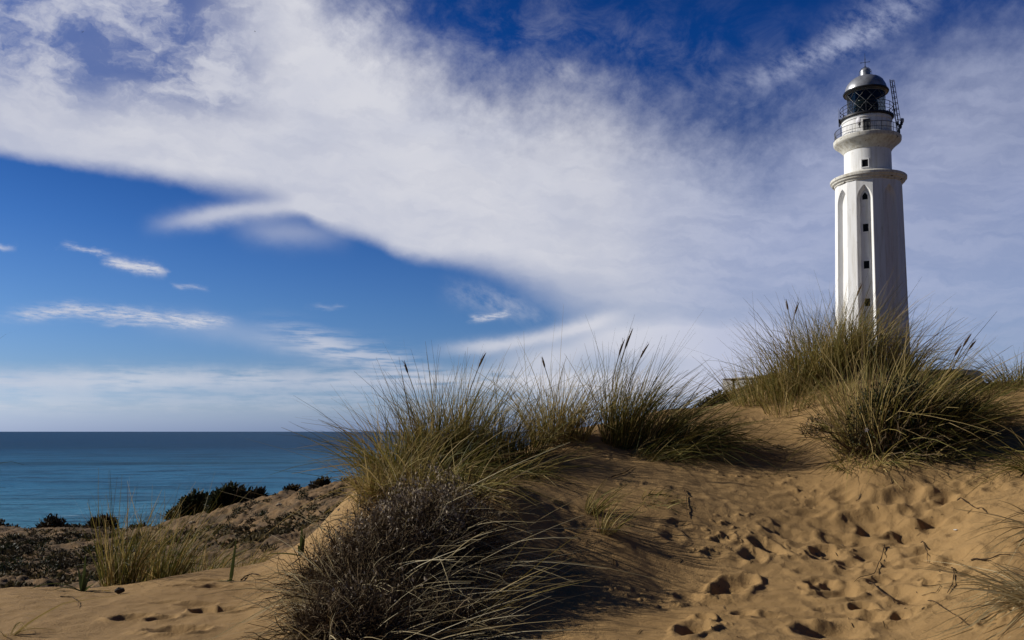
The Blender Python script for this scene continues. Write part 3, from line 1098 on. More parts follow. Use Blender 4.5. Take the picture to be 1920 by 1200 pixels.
for x in (-9, -6, -3, 3.4, 6, 8.6):
    b_ = MB()
    b_.box((x, -3.53, .7), .9, .10, .9)
    w_ = b_.build('window', M['dark_glass'], kh)

# weathered T-topped post left of the house
p = at(1376, 770, 14.0)
pz = float(H0(p[0], p[1]))
ptop = at(1376, 712, 14.0)[2]
po = empty('wooden_post', (p[0], p[1], pz - .2), 0.1, label='short dark wooden post with a crossed top beside the bush', cat='post')
mb = MB()
mb.tube([(0, 0, 0), (.008, 0, (ptop - pz + .2) * .5), (0, 0, ptop - pz + .2)], .020, 8, [1.15, 1, .95])
mb.build('shaft', M['post'], po, 40)
mb = MB()
mb.box((0, 0, ptop - pz + .195), .082, .045, .034)
mb.build('cap', M['post'], po)


# ------------------------------------------------------------------ plants
def unit(v): return v / np.maximum(np.linalg.norm(v, axis=-1, keepdims=True), 1e-9)


def ribbons(pos, width, side):
    """pos (N,S,3), width (N,S), side (N,3): flat tapering blades"""
    N, S, _ = pos.shape
    tan = np.gradient(pos, axis=1)
    sv = unit(np.cross(tan, side[:, None, :]))
    V = np.stack([pos - sv * width[..., None], pos + sv * width[..., None]], 2).reshape(-1, 3)
    b_ = (np.arange(N)[:, None] * S + np.arange(S - 1)[None]) * 2
    Q = np.stack([b_, b_ + 1, b_ + 3, b_ + 2], -1).reshape(-1, 4)
    return V, Q


def blades(cx, cy, n, L, rad, lean=(0, 0), splay=.45, curl=.5, droop=.25, wind=(.15, -.03), w=.0034, tones=(.1, .6), seg=7, squash=1.0, stiff=.16, rot=0.0, lvar=.35):
    a = rng.uniform(0, 2 * math.pi, n)
    r = np.sqrt(rng.uniform(0, 1, n))
    ox, oy = r * np.cos(a), r * np.sin(a) * squash
    bx, by = cx + rad * (ox * math.cos(rot) - oy * math.sin(rot)), cy + rad * (ox * math.sin(rot) + oy * math.cos(rot))
    bz = H0(bx, by) - .02
    ln = L * (.28 + .80 * rng.beta(1.9, 1.35 + lvar, n))
    out = np.stack([np.cos(a) * (.25 + .75 * r), np.sin(a) * (.25 + .75 * r), np.zeros(n)], -1)
    d0 = np.stack([np.full(n, lean[0]), np.full(n, lean[1]), np.ones(n)], -1) + out * splay + rng.normal(0, stiff, (n, 3)) * (1, 1, .3) * rng.uniform(.3, 1.9, (n, 1))
    d0 = unit(d0)
    bend = out * curl * rng.uniform(.2, 1.5, (n, 1)) + np.array([wind[0], wind[1], 0]) * rng.uniform(.2, 1.8, (n, 1)) + rng.normal(0, .15, (n, 3))
    bend[:, 2] -= droop * rng.uniform(.1, 2.0, n) ** 1.5
    t = np.linspace(0, 1, seg)
    pos = np.stack([bx, by, bz], -1)[:, None, :] + ln[:, None, None] * (d0[:, None, :] * t[None, :, None] + bend[:, None, :] * (t ** 2.2)[None, :, None])
    # some blades are broken: past the break they hang or snap sideways
    kk = rng.uniform(0, 1, n) < .13
    tk = rng.uniform(.35, .8, n)
    kd = rng.normal(0, .55, (n, 3))
    kd[:, 2] = -rng.uniform(.5, 1.5, n)
    pos = pos + (kk[:, None] * np.maximum(t[None] - tk[:, None], 0) * ln[:, None])[..., None] * kd[:, None, :]
    g = H0(pos[..., 0], pos[..., 1]) + .012 * t[None] - .012 * (1 - t[None])
    pos[..., 2] = np.maximum(pos[..., 2], g)
    wd = w * rng.uniform(.6, 1.3, (n, 1)) * (1 - .80 * t[None] ** 1.6)
    side = rng.normal(0, 1, (n, 3))
    V, Q = ribbons(pos, wd, side)
    tn = rng.uniform(tones[0] - .08, tones[1] + .10, n)
    odd = rng.uniform(0, 1, n)
    tn = np.where(odd < .16, rng.uniform(.72, .84, n), np.where(odd > .90, rng.uniform(.9, 1.0, n), tn))
    tone = np.repeat(tn[:, None] + .12 * (t[None] < .12), 2, axis=1).reshape(-1)
    return V, Q, np.clip(tone, 0, 1), pos


def join(parts):
    Vs, Qs, Ts, n = [], [], [], 0
    for V, Q, T in parts:
        Vs.append(V); Qs.append(Q + n); Ts.append(T)
        n += len(V)
    return np.concatenate(Vs), np.concatenate(Qs), np.concatenate(Ts)


def seed_head(parent, p, d, L=.20, r=.009):
    d = Vector(d).normalized()
    b_ = MB()
    pts = [Vector(p) + d * (L * t) + Vector((.01 * t * t, 0, -.01 * t * t)) for t in np.linspace(0, 1, 8)]
    b_.tube(pts, r, 6, [.35, .8, 1, 1, .9, .75, .5, .15])
    for k in range(40):
        t = rng.uniform(.05, .95)
        c = Vector(p) + d * (L * t)
        u = Vector(rng.normal(0, 1, 3)).normalized()
        e = c + d * .02 + u * r * 1.5
        b_.add([c + u * r * .5, c + u * r * .5 + d * .006, e], [(0, 1, 2)])
    o = b_.build('seed_head', M['seed'], parent)
    a = o.data.attributes.new('tone', 'FLOAT', 'POINT')
    a.data.foreach_set('value', rng.uniform(0, 1, len(o.data.vertices)).astype(np.float32))
    return o


def tuft(label, px, py, n, top, rad_px, heads=(), cat='grass tuft', name='marram_tuft', mat='grass', D=None, extra=None, group=None, **kw):
    """a clump of dune grass: foot seen at (px, py), tips reaching photograph row top"""
    g = ground(px, py) if D is None else np.array([at(px, py, D)[0], D, float(H0(at(px, py, D)[0], D))])
    n = max(12, int(n * .78))
    k = g[1] / F
    L = (py - top) * k / .93 if 'L' not in kw else kw.pop('L')
    V, Q, T, pos = blades(g[0], g[1], n, L, rad_px * k, **kw)
    parts = [(V, Q, T)]
    for e in (extra or []):
        e = dict(e)
        off = e.pop('off', (0, 0))
        en = e.pop('n')
        eL = e.pop('L', 1.0) * L
        er = e.pop('rad', 1.0) * rad_px * k
        gx_, gy_ = g[0] + off[0] * k, g[1] + off[1]
        V2, Q2, T2, _ = blades(gx_, gy_, en, eL, er, **e)
        parts.append((V2, Q2, T2))
    heads_o = []
    for (hx, hy, hl) in heads:
        tip = at(hx, hy, g[1])
        b0 = np.array([g[0] + (hx - px) * k * .25, g[1], g[2]])
        d = tip - b0
        t = np.linspace(0, 1, 8)
        cv = b0 + d * t[:, None] + np.array([-.06, 0, .03]) * (np.sin(t * math.pi))[:, None] * np.sign(d[0] + 1e-6)
        V2, Q2 = ribbons(cv[None], np.full((1, 8), .0030), np.array([[.3, 1, .2]]))
        parts.append((V2, Q2, np.full(len(V2), .62)))
        heads_o.append((cv[-1], cv[-1] - cv[-2], hl * k))
    V, Q, T = join(parts)
    org = g.copy()
    o = empty(name, org, 0, label=label, cat=cat, group=group)
    mesh_np('blades', V - org, Q, M[mat], o, tone=T, smooth_shade=True)
    for p, d, L_ in heads_o: seed_head(o, p - org, d, L_)
    return o


G = 'marram tufts along the dune crests'
# --- crest in the middle, from left to right
W1 = dict(wind=(.12, -.03))
tuft('olive grass tuft at the left end of the middle crest, blades splaying over the sea', 738, 890, 520, 728, 46, group=G, splay=.55, curl=.45, droop=.22, wind=(-.12, -.05), tones=(.15, .6), w=.0042)
tuft('tall upright tuft behind the splayed one, tips against the pale horizon', 806, 880, 560, 682, 36, group=G, splay=.28, curl=.25, droop=.08, tones=(.25, .62), wind=(-.04, 0), heads=[(765, 700, 26)])
tuft('dense tuft in the middle crest carrying one long dark seed spike', 868, 875, 600, 680, 38, group=G, splay=.26, curl=.25, droop=.08, tones=(.2, .6), heads=[(897, 690, 34)], **W1)
tuft('looser tuft right of the spike bearing one, thin tips', 935, 868, 340, 700, 36, group=G, splay=.34, curl=.3, droop=.12, tones=(.3, .65), **W1)
tuft('brownish tuft with one short spike near the crest top', 1035, 828, 440, 662, 38, group=G, splay=.38, curl=.3, droop=.10, tones=(.4, .7), heads=[(1022, 690, 24)], wind=(.05, 0))
tuft('thin brown tuft filling the gap beside the short spiked one', 1078, 822, 180, 680, 26, group=G, splay=.42, curl=.25, droop=.08, tones=(.45, .72), wind=(.16, 0))
tuft('low tuft between the loose and the brownish tufts', 985, 860, 200, 730, 36, group=G, splay=.5, curl=.4, droop=.2, tones=(.2, .6), **W1)
tuft('tall dark sheaf leaning right with three thick seed spikes', 1160, 832, 560, 648, 32, group=G, lean=(.16, 0), splay=.22, curl=.15, droop=.04, tones=(.08, .5), wind=(.14, 0), heads=[(1172, 655, 44), (1200, 672, 34), (1160, 668, 36)])
tuft('wide tuft blown right beside the dark sheaf', 1215, 825, 480, 680, 52, group=G, lean=(.25, 0), splay=.4, curl=.25, droop=.08, tones=(.12, .6), wind=(.32, -.02))
tuft('low green tuft flattened to the right over bare sand', 1275, 835, 620, 715, 66, group=G, lean=(.62, -.08), splay=.38, curl=.2, droop=.42, tones=(.05, .5), wind=(.42, -.10))
tuft('flat tuft on the lit slope trailing long shadows', 1225, 858, 240, 770, 42, group=G, lean=(.75, -.15), splay=.4, curl=.25, droop=.5, tones=(.1, .55), wind=(.4, -.12))
# lower front of that crest
tuft('bushy olive tuft low on the front of the middle crest', 790, 925, 560, 775, 72, group=G, splay=.65, curl=.55, droop=.42, tones=(.12, .6), wind=(.18, -.10), extra=[dict(n=70, L=1.25, rad=.9, splay=.8, curl=.7, droop=.6, tones=(.55, .78), wind=(.4, -.2))])
tuft('reddish straw tuft standing just above the dead shrub', 712, 935, 420, 815, 36, group=G, splay=.35, curl=.35, droop=.18, tones=(.62, .80), wind=(.2, -.05))
tuft('spreading yellow green tuft over the sunny sand patch', 878, 925, 320, 805, 54, group=G, lean=(.2, -.1), splay=.7, curl=.5, droop=.5, tones=(.2, .66), wind=(.35, -.18))
tuft('low tuft trailing down to the sandy hollow on the right', 975, 892, 170, 805, 40, group=G, lean=(.3, -.1), splay=.65, curl=.4, droop=.5, tones=(.15, .6), wind=(.4, -.15))
tuft('pale young shoots sticking up left of the dead shrub', 695, 950, 22, 850, 8, lean=(-.32, -.1), splay=.12, curl=.05, droop=0, tones=(.62, .72), wind=(-.05, 0), w=.006, name='grass_shoots')
# sparse tufts on the shaded flank
tuft('small sparse tuft on the shaded flank, nearest the hollow', 1108, 962, 70, 870, 14, group='sparse tufts on the shaded dune flank', lean=(.55, -.05), splay=.35, curl=.2, droop=.15, tones=(.25, .6), wind=(.25, 0))
tuft('thin yellow tuft above scattered crumbs on the flank', 1133, 1000, 60, 905, 12, group='sparse tufts on the shaded dune flank', lean=(.4, 0), splay=.45, curl=.2, droop=.15, tones=(.35, .68), wind=(.2, 0))
tuft('limp dark tuft hanging beside a dead root', 1230, 940, 110, 905, 34, group='sparse tufts on the shaded dune flank', lean=(.6, -.3), splay=.5, curl=.3, droop=.6, tones=(.05, .6), wind=(.4, -.2))
tuft('long straw coloured stalks leaning right out of the dark hollow', 868, 1165, 46, 1085, 22, L=.62, lean=(1.0, .0), splay=.3, curl=.2, droop=.12, tones=(.62, .84), wind=(.25, 0), w=.0034, name='dry_stalks', cat='dry grass')

# --- the big mound on the right
tuft('short yellow green tuft at the foot of the mound, left of the others', 1430, 752, 520, 655, 56, group=G, splay=.4, curl=.2, droop=.05, tones=(.3, .7), wind=(-.02, 0))
tuft('tuft on the left shoulder of the mound with a dark spike', 1490, 738, 520, 580, 42, group=G, splay=.38, curl=.25, droop=.06, tones=(.25, .66), wind=(-.05, 0), heads=[(1490, 590, 26), (1478, 582, 22)])
tuft('tall dense tuft on the mound just left of the tower', 1545, 708, 900, 548, 48, group=G, splay=.35, curl=.25, droop=.06, tones=(.18, .6), wind=(.0, 0))
tuft('tall tuft in front of the left edge of the tower', 1598, 685, 760, 546, 46, group=G, splay=.35, curl=.25, droop=.08, tones=(.2, .62), wind=(.06, 0), heads=[(1606, 556, 28)])
tuft('brown tuft across the shaded foot of the tower', 1660, 692, 560, 572, 46, group=G, splay=.42, curl=.3, droop=.1, tones=(.4, .72), wind=(.12, 0))
tuft('tuft leaning right beyond the shaded edge of the tower', 1715, 708, 330, 625, 46, group=G, lean=(.25, 0), splay=.5, curl=.3, droop=.2, tones=(.25, .66), wind=(.35, 0))
tuft('short upright tuft on bare sand below the tall ones', 1560, 745, 170, 690, 36, group=G, splay=.35, curl=.2, droop=.1, tones=(.35, .72), wind=(.05, 0))
tuft('sparse tuft where the mound meets the open sand', 1475, 770, 150, 700, 40, group=G, splay=.35, curl=.2, droop=.06, tones=(.3, .7), wind=(.0, 0))
tuft('large brown tuft rising out of the dark green shrub', 1650, 835, 1000, 622, 66, group=G, lean=(.05, 0), splay=.3, curl=.3, droop=.1, tones=(.3, .7), wind=(.12, -.02), extra=[dict(n=120, L=1.05, rad=1.1, splay=.8, curl=.5, droop=.5, tones=(.3, .75), wind=(.1, -.2))])
tuft('dark green tuft on the right half of the shrub', 1725, 828, 760, 662, 58, group=G, lean=(.2, 0), splay=.38, curl=.35, droop=.25, tones=(.05, .55), wind=(.25, -.04))
tuft('tuft blown flat to the right with three reddish spikes', 1780, 790, 560, 690, 58, group=G, lean=(.5, 0), splay=.45, curl=.35, droop=.3, tones=(.15, .62), wind=(.4, -.03), heads=[(1806, 650, 30), (1817, 655, 22), (1790, 668, 26)])
tuft('tuft at the right margin, stems against the sky', 1905, 722, 360, 640, 50, group=G, splay=.65, curl=.35, droop=.25, tones=(.1, .6), wind=(-.12, 0))
tuft('low dark tuft at the far right of the crest', 1855, 735, 300, 680, 50, group=G, lean=(.0, 0), splay=.85, curl=.35, droop=.35, tones=(.05, .5), wind=(.15, 0))
tuft('fringe of drooping blades at the foot of the shrub', 1640, 858, 420, 790, 70, group=G, lean=(.05, -.35), splay=.75, curl=.4, droop=.7, tones=(.08, .62), wind=(.15, -.35))
tuft('small tuft of drooping blades at the right foot of the shrub', 1745, 850, 260, 785, 50, group=G, lean=(.3, -.3), splay=.65, curl=.4, droop=.6, tones=(.2, .68), wind=(.3, -.3))
# right margin, flattened dry tufts
tuft('flattened dry tuft at the lower right margin', 1985, 1135, 420, 1060, 60, L=.42, lean=(-.7, -.35), splay=.6, curl=.3, droop=.55, tones=(.45, .8), wind=(-.35, -.25), mat='straw', cat='dry grass', name='dry_tuft', group='dry tufts at the right margin')
tuft('small dry tuft on bare sand above the flattened one', 1972, 1000, 90, 950, 24, L=.42, lean=(-.9, -.2), splay=.4, curl=.3, droop=.5, tones=(.1, .6), wind=(-.35, -.2), mat='straw', cat='dry grass', name='dry_tuft', group='dry tufts at the right margin')
tuft('dark thin tuft entering from the right just below the crest', 1945, 880, 120, 815, 30, L=.5, lean=(-.8, -.2), splay=.5, curl=.3, droop=.45, tones=(.05, .5), wind=(-.35, -.2), cat='grass tuft', name='marram_tuft', group='dry tufts at the right margin')
# --- left foreground
tuft('tall wispy pale green tuft behind the sand edge on the left', 228, 1112, 320, 950, 36, D=6.6, L=.80, splay=.22, curl=.2, droop=.06, lvar=.9, tones=(.0, .5), wind=(.16, .02))
tuft('wispy tuft with airy tips against the sea', 300, 1095, 340, 925, 38, D=7.2, L=.82, lean=(.10, 0), splay=.28, curl=.2, droop=.06, tones=(.05, .55), wind=(.12, .02), lvar=.45)
tuft('low olive tuft beside the airy one', 372, 1075, 300, 985, 40, D=7.8, L=.50, splay=.42, curl=.3, droop=.12, tones=(.05, .5), wind=(.12, .02))
tuft('low dull tuft where the sand edge climbs to the right', 450, 1052, 260, 985, 42, D=8.4, L=.36, splay=.55, curl=.3, droop=.2, tones=(.3, .72), wind=(.12, .02))
tuft('small dry tuft at the bottom left corner', 18, 1192, 16, 1090, 5, L=.34, lean=(.35, 0), splay=.8, curl=.4, droop=.25, tones=(.3, .7), wind=(.5, .0), w=.0036)
tuft('pale bent grass stems draped across the top of the dead shrub', 760, 975, 110, 890, 40, L=.52, lean=(.3, -.3), splay=.8, curl=.6, droop=.75, tones=(.6, 1.0), wind=(.35, -.3), mat='straw', name='dry_stalks', cat='dry grass', w=.0032)
tuft('straw blades trailing down the sunny left side of the dead shrubs', 615, 1130, 110, 1040, 46, L=.46, lean=(-.35, -.3), splay=.8, curl=.6, droop=.8, tones=(.45, 1.0), wind=(-.15, -.3), mat='straw', name='dry_stalks', cat='dry grass', w=.0028)
tuft('straw blades arching out of the middle of the dead shrubs to the right', 740, 1120, 120, 1010, 52, L=.50, lean=(.3, -.2), splay=.8, curl=.6, droop=.8, tones=(.5, 1.0), wind=(.35, -.3), mat='straw', name='dry_stalks', cat='dry grass', w=.0030)
tuft('pale stems hanging over the lower twig mass', 660, 1090, 110, 990, 50, L=.50, lean=(.2, -.3), splay=.8, curl=.6, droop=.8, tones=(.5, 1.0), wind=(.3, -.3), mat='straw', name='dry_stalks', cat='dry grass', w=.0028)

# a clump just outside the left margin whose long blades reach into the view
nb_ = at(-150, 1290, 2.6)
nb_[2] = float(H0(nb_[0], nb_[1]))
o = empty('marram_tuft', nb_, 0, label='grass blades poking in at the left margin from a nearby clump', cat='grass tuft')
cv = []
for mid, tip in (((-140, 640), (38, 618)), ((-120, 800), (47, 872)), ((-130, 870), (12, 915)), ((-120, 1000), (-40, 700)), ((-180, 900), (-260, 660)), ((-190, 1000), (-330, 820))):
    m_, t_ = at(*mid, 2.6), at(*tip, 2.55)
    t = np.linspace(0, 1, 14)[:, None]
    cv.append((1 - t) ** 2 * nb_ + 2 * t * (1 - t) * m_ + t ** 2 * t_)
cv = np.array(cv)
V, Q = ribbons(cv, .0021 * (1 - .85 * np.linspace(0, 1, 14)[None] ** 2) * np.ones((len(cv), 1)), rng.normal(0, 1, (len(cv), 3)))
mesh_np('blades', V - nb_, Q, M['grass'], o, tone=np.full(len(V), .15), smooth_shade=True)


# --- leafy shrubs
def leaves(n, c, rx, ry, rz, size, tones, shell=.55, flat=.0, lump=5, seedv=None, aspect=.45):
    """small pointed leaves spread through lumpy ellipsoids"""
    cl = rng.normal(0, 1, (lump, 3))
    cl = unit(cl) * rng.uniform(.25, .62, (lump, 1))
    cl[:, 2] = np.abs(cl[:, 2]) * .9
    rr = rng.uniform(.38, .62, lump)
    pick = rng.integers(0, lump, n)
    d = unit(rng.normal(0, 1, (n, 3)))
    q = cl[pick] + d * (rr[pick] * rng.uniform(shell, 1.0, n) ** .7)[:, None]
    q[:, 2] = np.maximum(q[:, 2], -.05)
    p = np.array(c) + q * (rx, ry, rz)
    a = unit(d + rng.normal(0, .6, (n, 3)) + (0, 0, .35))
    b_ = unit(np.cross(a, rng.normal(0, 1, (n, 3))))
    s = size * rng.uniform(.6, 1.4, (n, 1))
    V = np.stack([p, p + a * s * .5 + b_ * s * aspect * .5, p + a * s, p + a * s * .5 - b_ * s * aspect * .5], 1).reshape(-1, 3)
    Q = np.arange(4 * n).reshape(n, 4)
    T = np.repeat(np.clip(rng.uniform(tones[0], tones[1], n), 0, 1), 4)
    return V, Q, T


def twigs(n, c, rx, ry, rz, L, w, tones, seg=7, wob=.22, up=.4):
    """crooked thin stems springing from the foot of a shrub"""
    a = rng.uniform(0, 2 * math.pi, n)
    r = np.sqrt(rng.uniform(0, 1, n))
    base = np.array(c) + np.stack([rx * r * np.cos(a), ry * r * np.sin(a), np.zeros(n)], -1)
    d = unit(np.stack([np.cos(a) * r, np.sin(a) * r, rng.uniform(.15, 1.0, n) + up], -1) + rng.normal(0, .35, (n, 3)))
    pos = [base]
    st = L * rng.uniform(.5, 1.2, (n, 1)) / (seg - 1)
    for i in range(seg - 1):
        d = unit(d + rng.normal(0, wob, (n, 3)) + (0, 0, -.06))
        pos.append(pos[-1] + d * st)
    pos = np.stack(pos, 1)
    t = np.linspace(0, 1, seg)
    wd = w * rng.uniform(.5, 1.4, (n, 1)) * (1 - .7 * t[None])
    V, Q = ribbons(pos, wd, rng.normal(0, 1, (n, 3)))
    T = np.repeat(rng.uniform(tones[0], tones[1], n), seg * 2)
    return V, Q, T, pos


def on_ground(V, lift=.0):
    """drop a local cloud of points onto the sloping sand"""
    return V


# dead silvery shrub in the foreground: three lobes following the flank of the dune
def dead_shrub(label, px, py, rpx, hpx, nt, nl, silver, D=None):
    g = ground(px, py)
    k = g[1] / F
    rx, ry, rz = rpx * k, rpx * k * .75, hpx * k
    o = empty('dead_shrub', g - (0, 0, .03), 0, label=label, cat='shrub')
    V, Q, T, pos = twigs(nt, (0, 0, 0), rx * .8, ry * .85, rz, rz * 1.15, .0034, (.0, .85), 9, .34, .45)
    V2, Q2, T2, _ = twigs(nt, (0, 0, rz * .25), rx * .9, ry * .9, rz, rz * .75, .0020, (.2, 1.0), 8, .42, .25)
    V, Q, T = join([(V, Q, T), (V2, Q2, T2)])
    gz_ = H0(V[:, 0] + g[0], V[:, 1] + g[1]) - g[2]
    V[:, 2] += gz_ * .9
    V[:, 2] = np.maximum(V[:, 2], gz_ + .01)
    mesh_np('twigs', V, Q, M['deadwood'], o, tone=T)
    V, Q, T = leaves(nl, (0, 0, rz * .05), rx * 1.05, ry * 1.05, rz * .85, .017, (0, .55), .2, lump=14, aspect=.35)
    # pale tips in patches on the upper side, where the plant still carries old leaves
    V2, Q2, T2 = leaves(int(nl * silver), (0, 0, rz * .25), rx * 1.1, ry * 1.05, rz * .98, .019, (.6, 1.0), .85, lump=16, aspect=.5)
    pv = V2.reshape(-1, 4, 3)[:, 0]
    up_ = np.repeat((pv[:, 2] > rz * .5) & (perlin(pv[:, 0] * 9, pv[:, 1] * 9 + pv[:, 2] * 6, 77) > -.02), 4)
    V2, T2 = V2[up_], T2[up_]
    Q2 = np.arange(len(V2)).reshape(-1, 4)
    V, Q, T = join([(V, Q, T), (V2, Q2, T2)])
    V[:, 2] += (H0(V[:, 0] + g[0], V[:, 1] + g[1]) - g[2]) * .9
    mesh_np('leaves', V, Q, M['greyleaf'], o, tone=T)
    # dry grass stems arching through it
    V, Q, T, _ = blades(g[0], g[1], 320, rz * 1.5, rx * 1.0, splay=.8, curl=.7, droop=.75, wind=(.3, -.25), w=.0027, tones=(.45, 1.0), lvar=.5, seg=9)
    V[:, 2] += .0
    mesh_np('dry_stems', V - g, Q, M['straw'], o, tone=T, smooth_shade=True)
    return o


dead_shrub('dead grey brown shrub with silvery tips on the near dune flank', 800, 1010, 125, 118, 1300, 1900, 3.0)
dead_shrub('dark tangle of dead twigs left of the silvery shrub', 690, 1075, 120, 125, 1500, 2000, 1.2)
dead_shrub('lowest dark brown twig mass at the bottom edge', 662, 1185, 100, 115, 1400, 1800, .20)
dead_shrub('ragged dead shrub merging into the dark hollow at the bottom', 775, 1190, 105, 120, 1200, 1500, .15)


def shrub(name, label, px, py, rpx, hpx, nl, size, mat, tones, D=None, ntw=120, ryf=.8, group=None, cat='shrub', lump=8, loc=None, twmat='deadwood'):
    g = loc if loc is not None else (ground(px, py) if D is None else None)
    if g is None:
        q = at(px, py, D)
        g = np.array([q[0], D, float(H0(q[0], D))])
    k = g[1] / F
    rx, ry, rz = rpx * k, rpx * k * ryf, hpx * k
    o = empty(name, g, 0, label=label, cat=cat, group=group)
    V, Q, T = leaves(nl, (0, 0, rz * .08), rx * 1.05, ry * 1.05, rz * .95, size, tones, .35, lump=lump)
    V[:, 2] += np.clip(H0(V[:, 0] + g[0], V[:, 1] + g[1]) - g[2], -.7 * rz - .3, .7 * rz + .3)
    mesh_np('foliage', V, Q, M[mat], o, tone=T)
    V, Q, T, _ = twigs(ntw, (0, 0, -.02), rx * .55, ry * .55, rz, rz * .95, max(.004, size * .12), (.1, .8), 6, .2, .4)
    V[:, 2] += H0(V[:, 0] + g[0], V[:, 1] + g[1]) - g[2]
    mesh_np('stems', V, Q, M[twmat], o, tone=T)
    return o


shrub('dark_shrub', 'dark green shrub half buried in grass on the right mound, one pale flower', 1668, 842, 112, 150, 12000, .026, 'bushleaf', (0, .8), ntw=500)
shrub('dark_shrub', 'dark green shrub lobe right of the flowering one, under leaning grass', 1775, 822, 92, 112, 9000, .026, 'bushleaf', (0, .7), ntw=300)
shrub('grey_herb', 'low grey leaved herb creeping on sand left of the dark shrub', 1530, 812, 34, 44, 420, .020, 'greyleaf', (.3, .72), ntw=60, cat='plant')
shrub('dark_bush', 'dark bush on the skyline left of the wooden post', 1342, 760, 48, 48, 3800, .05, 'scrubleaf', (.0, .8), D=14.5, ntw=260)
shrub('dark_bush', 'small dark bush low on the skyline left of the post bush', 1262, 764, 22, 20, 600, .05, 'scrubleaf', (.0, .8), D=14.0, ntw=60)


# --- hedge below the keeper's house
for lab, x0, x1, py_, hpx in (('dark green hedge in front of the white building, left part', 1390, 1500, 748, 30), ('dark green hedge in front of the white building, right part', 1715, 1835, 742, 30)):
    shrub('hedge', lab, (x0 + x1) / 2, py_, (x1 - x0) / 2, hpx, 4200, .22, 'bushleaf', (.2, 1), D=72, ntw=40, ryf=.25, cat='hedge', lump=14)

# --- hillside: large dark bushes, then many small ones
shrub('dark_bush', 'largest dark bush leaning down the slope above the sea', 425, 958, 42, 44, 3600, .16, 'bushleaf', (0, .9), D=24.0, ntw=80, lump=9)
shrub('dark_bush', 'lower half of the long dark hedge like bush above the sea', 360, 985, 42, 46, 3600, .16, 'bushleaf', (0, .8), D=25.5, ntw=80, lump=9)
shrub('dark_bush', 'round purple brown bush just right of the largest dark bush', 480, 938, 18, 22, 900, .12, 'scrubleaf', (.2, 1), D=24.0, ntw=60)
shrub('dark_bush', 'small flat bush on the ridge against the sea', 540, 930, 22, 12, 600, .10, 'scrubleaf', (.1, .9), D=23.5, ntw=40)
shrub('dark_bush', 'bush on the ridge close to the middle grass', 600, 918, 20, 14, 600, .10, 'scrubleaf', (.0, .9), D=23.0, ntw=40)
shrub('dark_bush', 'spiky dark bush on the lower skyline, second from the left margin', 105, 1022, 30, 40, 1300, .15, 'scrubleaf', (.0, .9), D=33, ntw=160)
shrub('dark_bush', 'tallest dark bush on the lower skyline next to the wispy grass', 190, 1015, 34, 40, 1600, .15, 'scrubleaf', (.0, .9), D=31, ntw=140)
shrub('dark_bush', 'small bush sticking up alone on the lower skyline', 28, 1010, 10, 22, 360, .12, 'scrubleaf', (.1, .9), D=34, ntw=60)
shrub('dark_bush', 'low bush between the two skyline bushes', 145, 1015, 26, 22, 800, .12, 'scrubleaf', (.1, .9), D=32, ntw=60)
shrub('dark_bush', 'bush at the foot of the long dark bush', 262, 1004, 22, 18, 700, .12, 'scrubleaf', (.1, .9), D=29, ntw=60)
shrub('dark_bush', 'dark bush at the left margin of the lower skyline', 2, 1020, 26, 24, 800, .12, 'scrubleaf', (.1, .9), D=33, ntw=60)

protos = []
for i in range(6):
    V, Q, T = leaves(260, (0, 0, .05), 1, 1, .8, .22, (0, 1), .3, lump=5)
    me = mesh_np('scrub_bush', V, Q, M['scrubleaf'] if i % 3 else M['bushleaf'], tone=T, link=False)
    protos.append(me.data)
    bpy.data.objects.remove(me)
SC = [(445, 960, 10, 9), (437, 968, 10, 7), (478, 967, 11, 9), (492, 968, 10, 9), (458, 975, 8, 6), (468, 981, 13, 9), (498, 981, 8, 8), (520, 988, 9, 6), (472, 948, 13, 8), (498, 958, 10, 6), (540, 968, 12, 6), (555, 967, 6, 4), (570, 940, 10, 9),
      (632, 938, 14, 12), (607, 932, 8, 5), (410, 986, 16, 9), (430, 990, 12, 8), (452, 995, 11, 6), (418, 1000, 16, 8), (560, 985, 16, 9), (585, 978, 16, 8), (535, 1002, 22, 8), (500, 1003, 12, 6), (480, 1008, 12, 6), (455, 1012, 16, 8), (440, 1024, 14, 8),
      (405, 1010, 18, 9), (390, 995, 14, 8), (620, 965, 14, 10), (645, 975, 18, 12), (600, 1000, 14, 8), (500, 1035, 16, 12), (520, 1030, 10, 8), (480, 1040, 12, 6), (350, 1010, 20, 12), (330, 1020, 20, 12), (610, 948, 8, 5), (590, 955, 7, 4), (548, 948, 6, 4), (525, 945, 6, 4), (505, 940, 7, 4)]
r2 = np.random.default_rng(11)
grid = []
for py_, dx in ((1016, 26), (1024, 28), (1034, 30), (1045, 33), (1056, 36), (1068, 38), (1080, 42)):
    x = r2.uniform(-10, 14)
    while x < 300:
        grid.append((x + r2.uniform(-6, 6), py_ + r2.uniform(-4, 4), r2.uniform(.36, .72) * dx, r2.uniform(.22, .42) * dx))
        x += dx * r2.uniform(.6, 1.1)
for i, (a, b_, w_, h_) in enumerate(SC + grid):
    g = ground(a, b_, 11.0)
    g[2] = float(H0(g[0], g[1]) + detail(np.array([g[0]]), np.array([g[1]]))[0])
    k = g[1] / F
    o = bpy.data.objects.new('scrub_bush', protos[i % 6])
    COL.objects.link(o)
    o.location = g - (0, 0, .05)
    o.scale = (w_ * k * 1.5, w_ * k * 1.3, h_ * k * 2.3)
    o.rotation_euler = (0, 0, r2.uniform(0, 6.28))
    if i < len(SC): tag(o, 'small dark bush dotting the brown hillside above the sea', 'bush', 'small bushes on the brown hillside')
    else: tag(o, 'low dark bush on the scrub flat behind the left sand edge', 'bush', 'low bushes on the scrub flat')

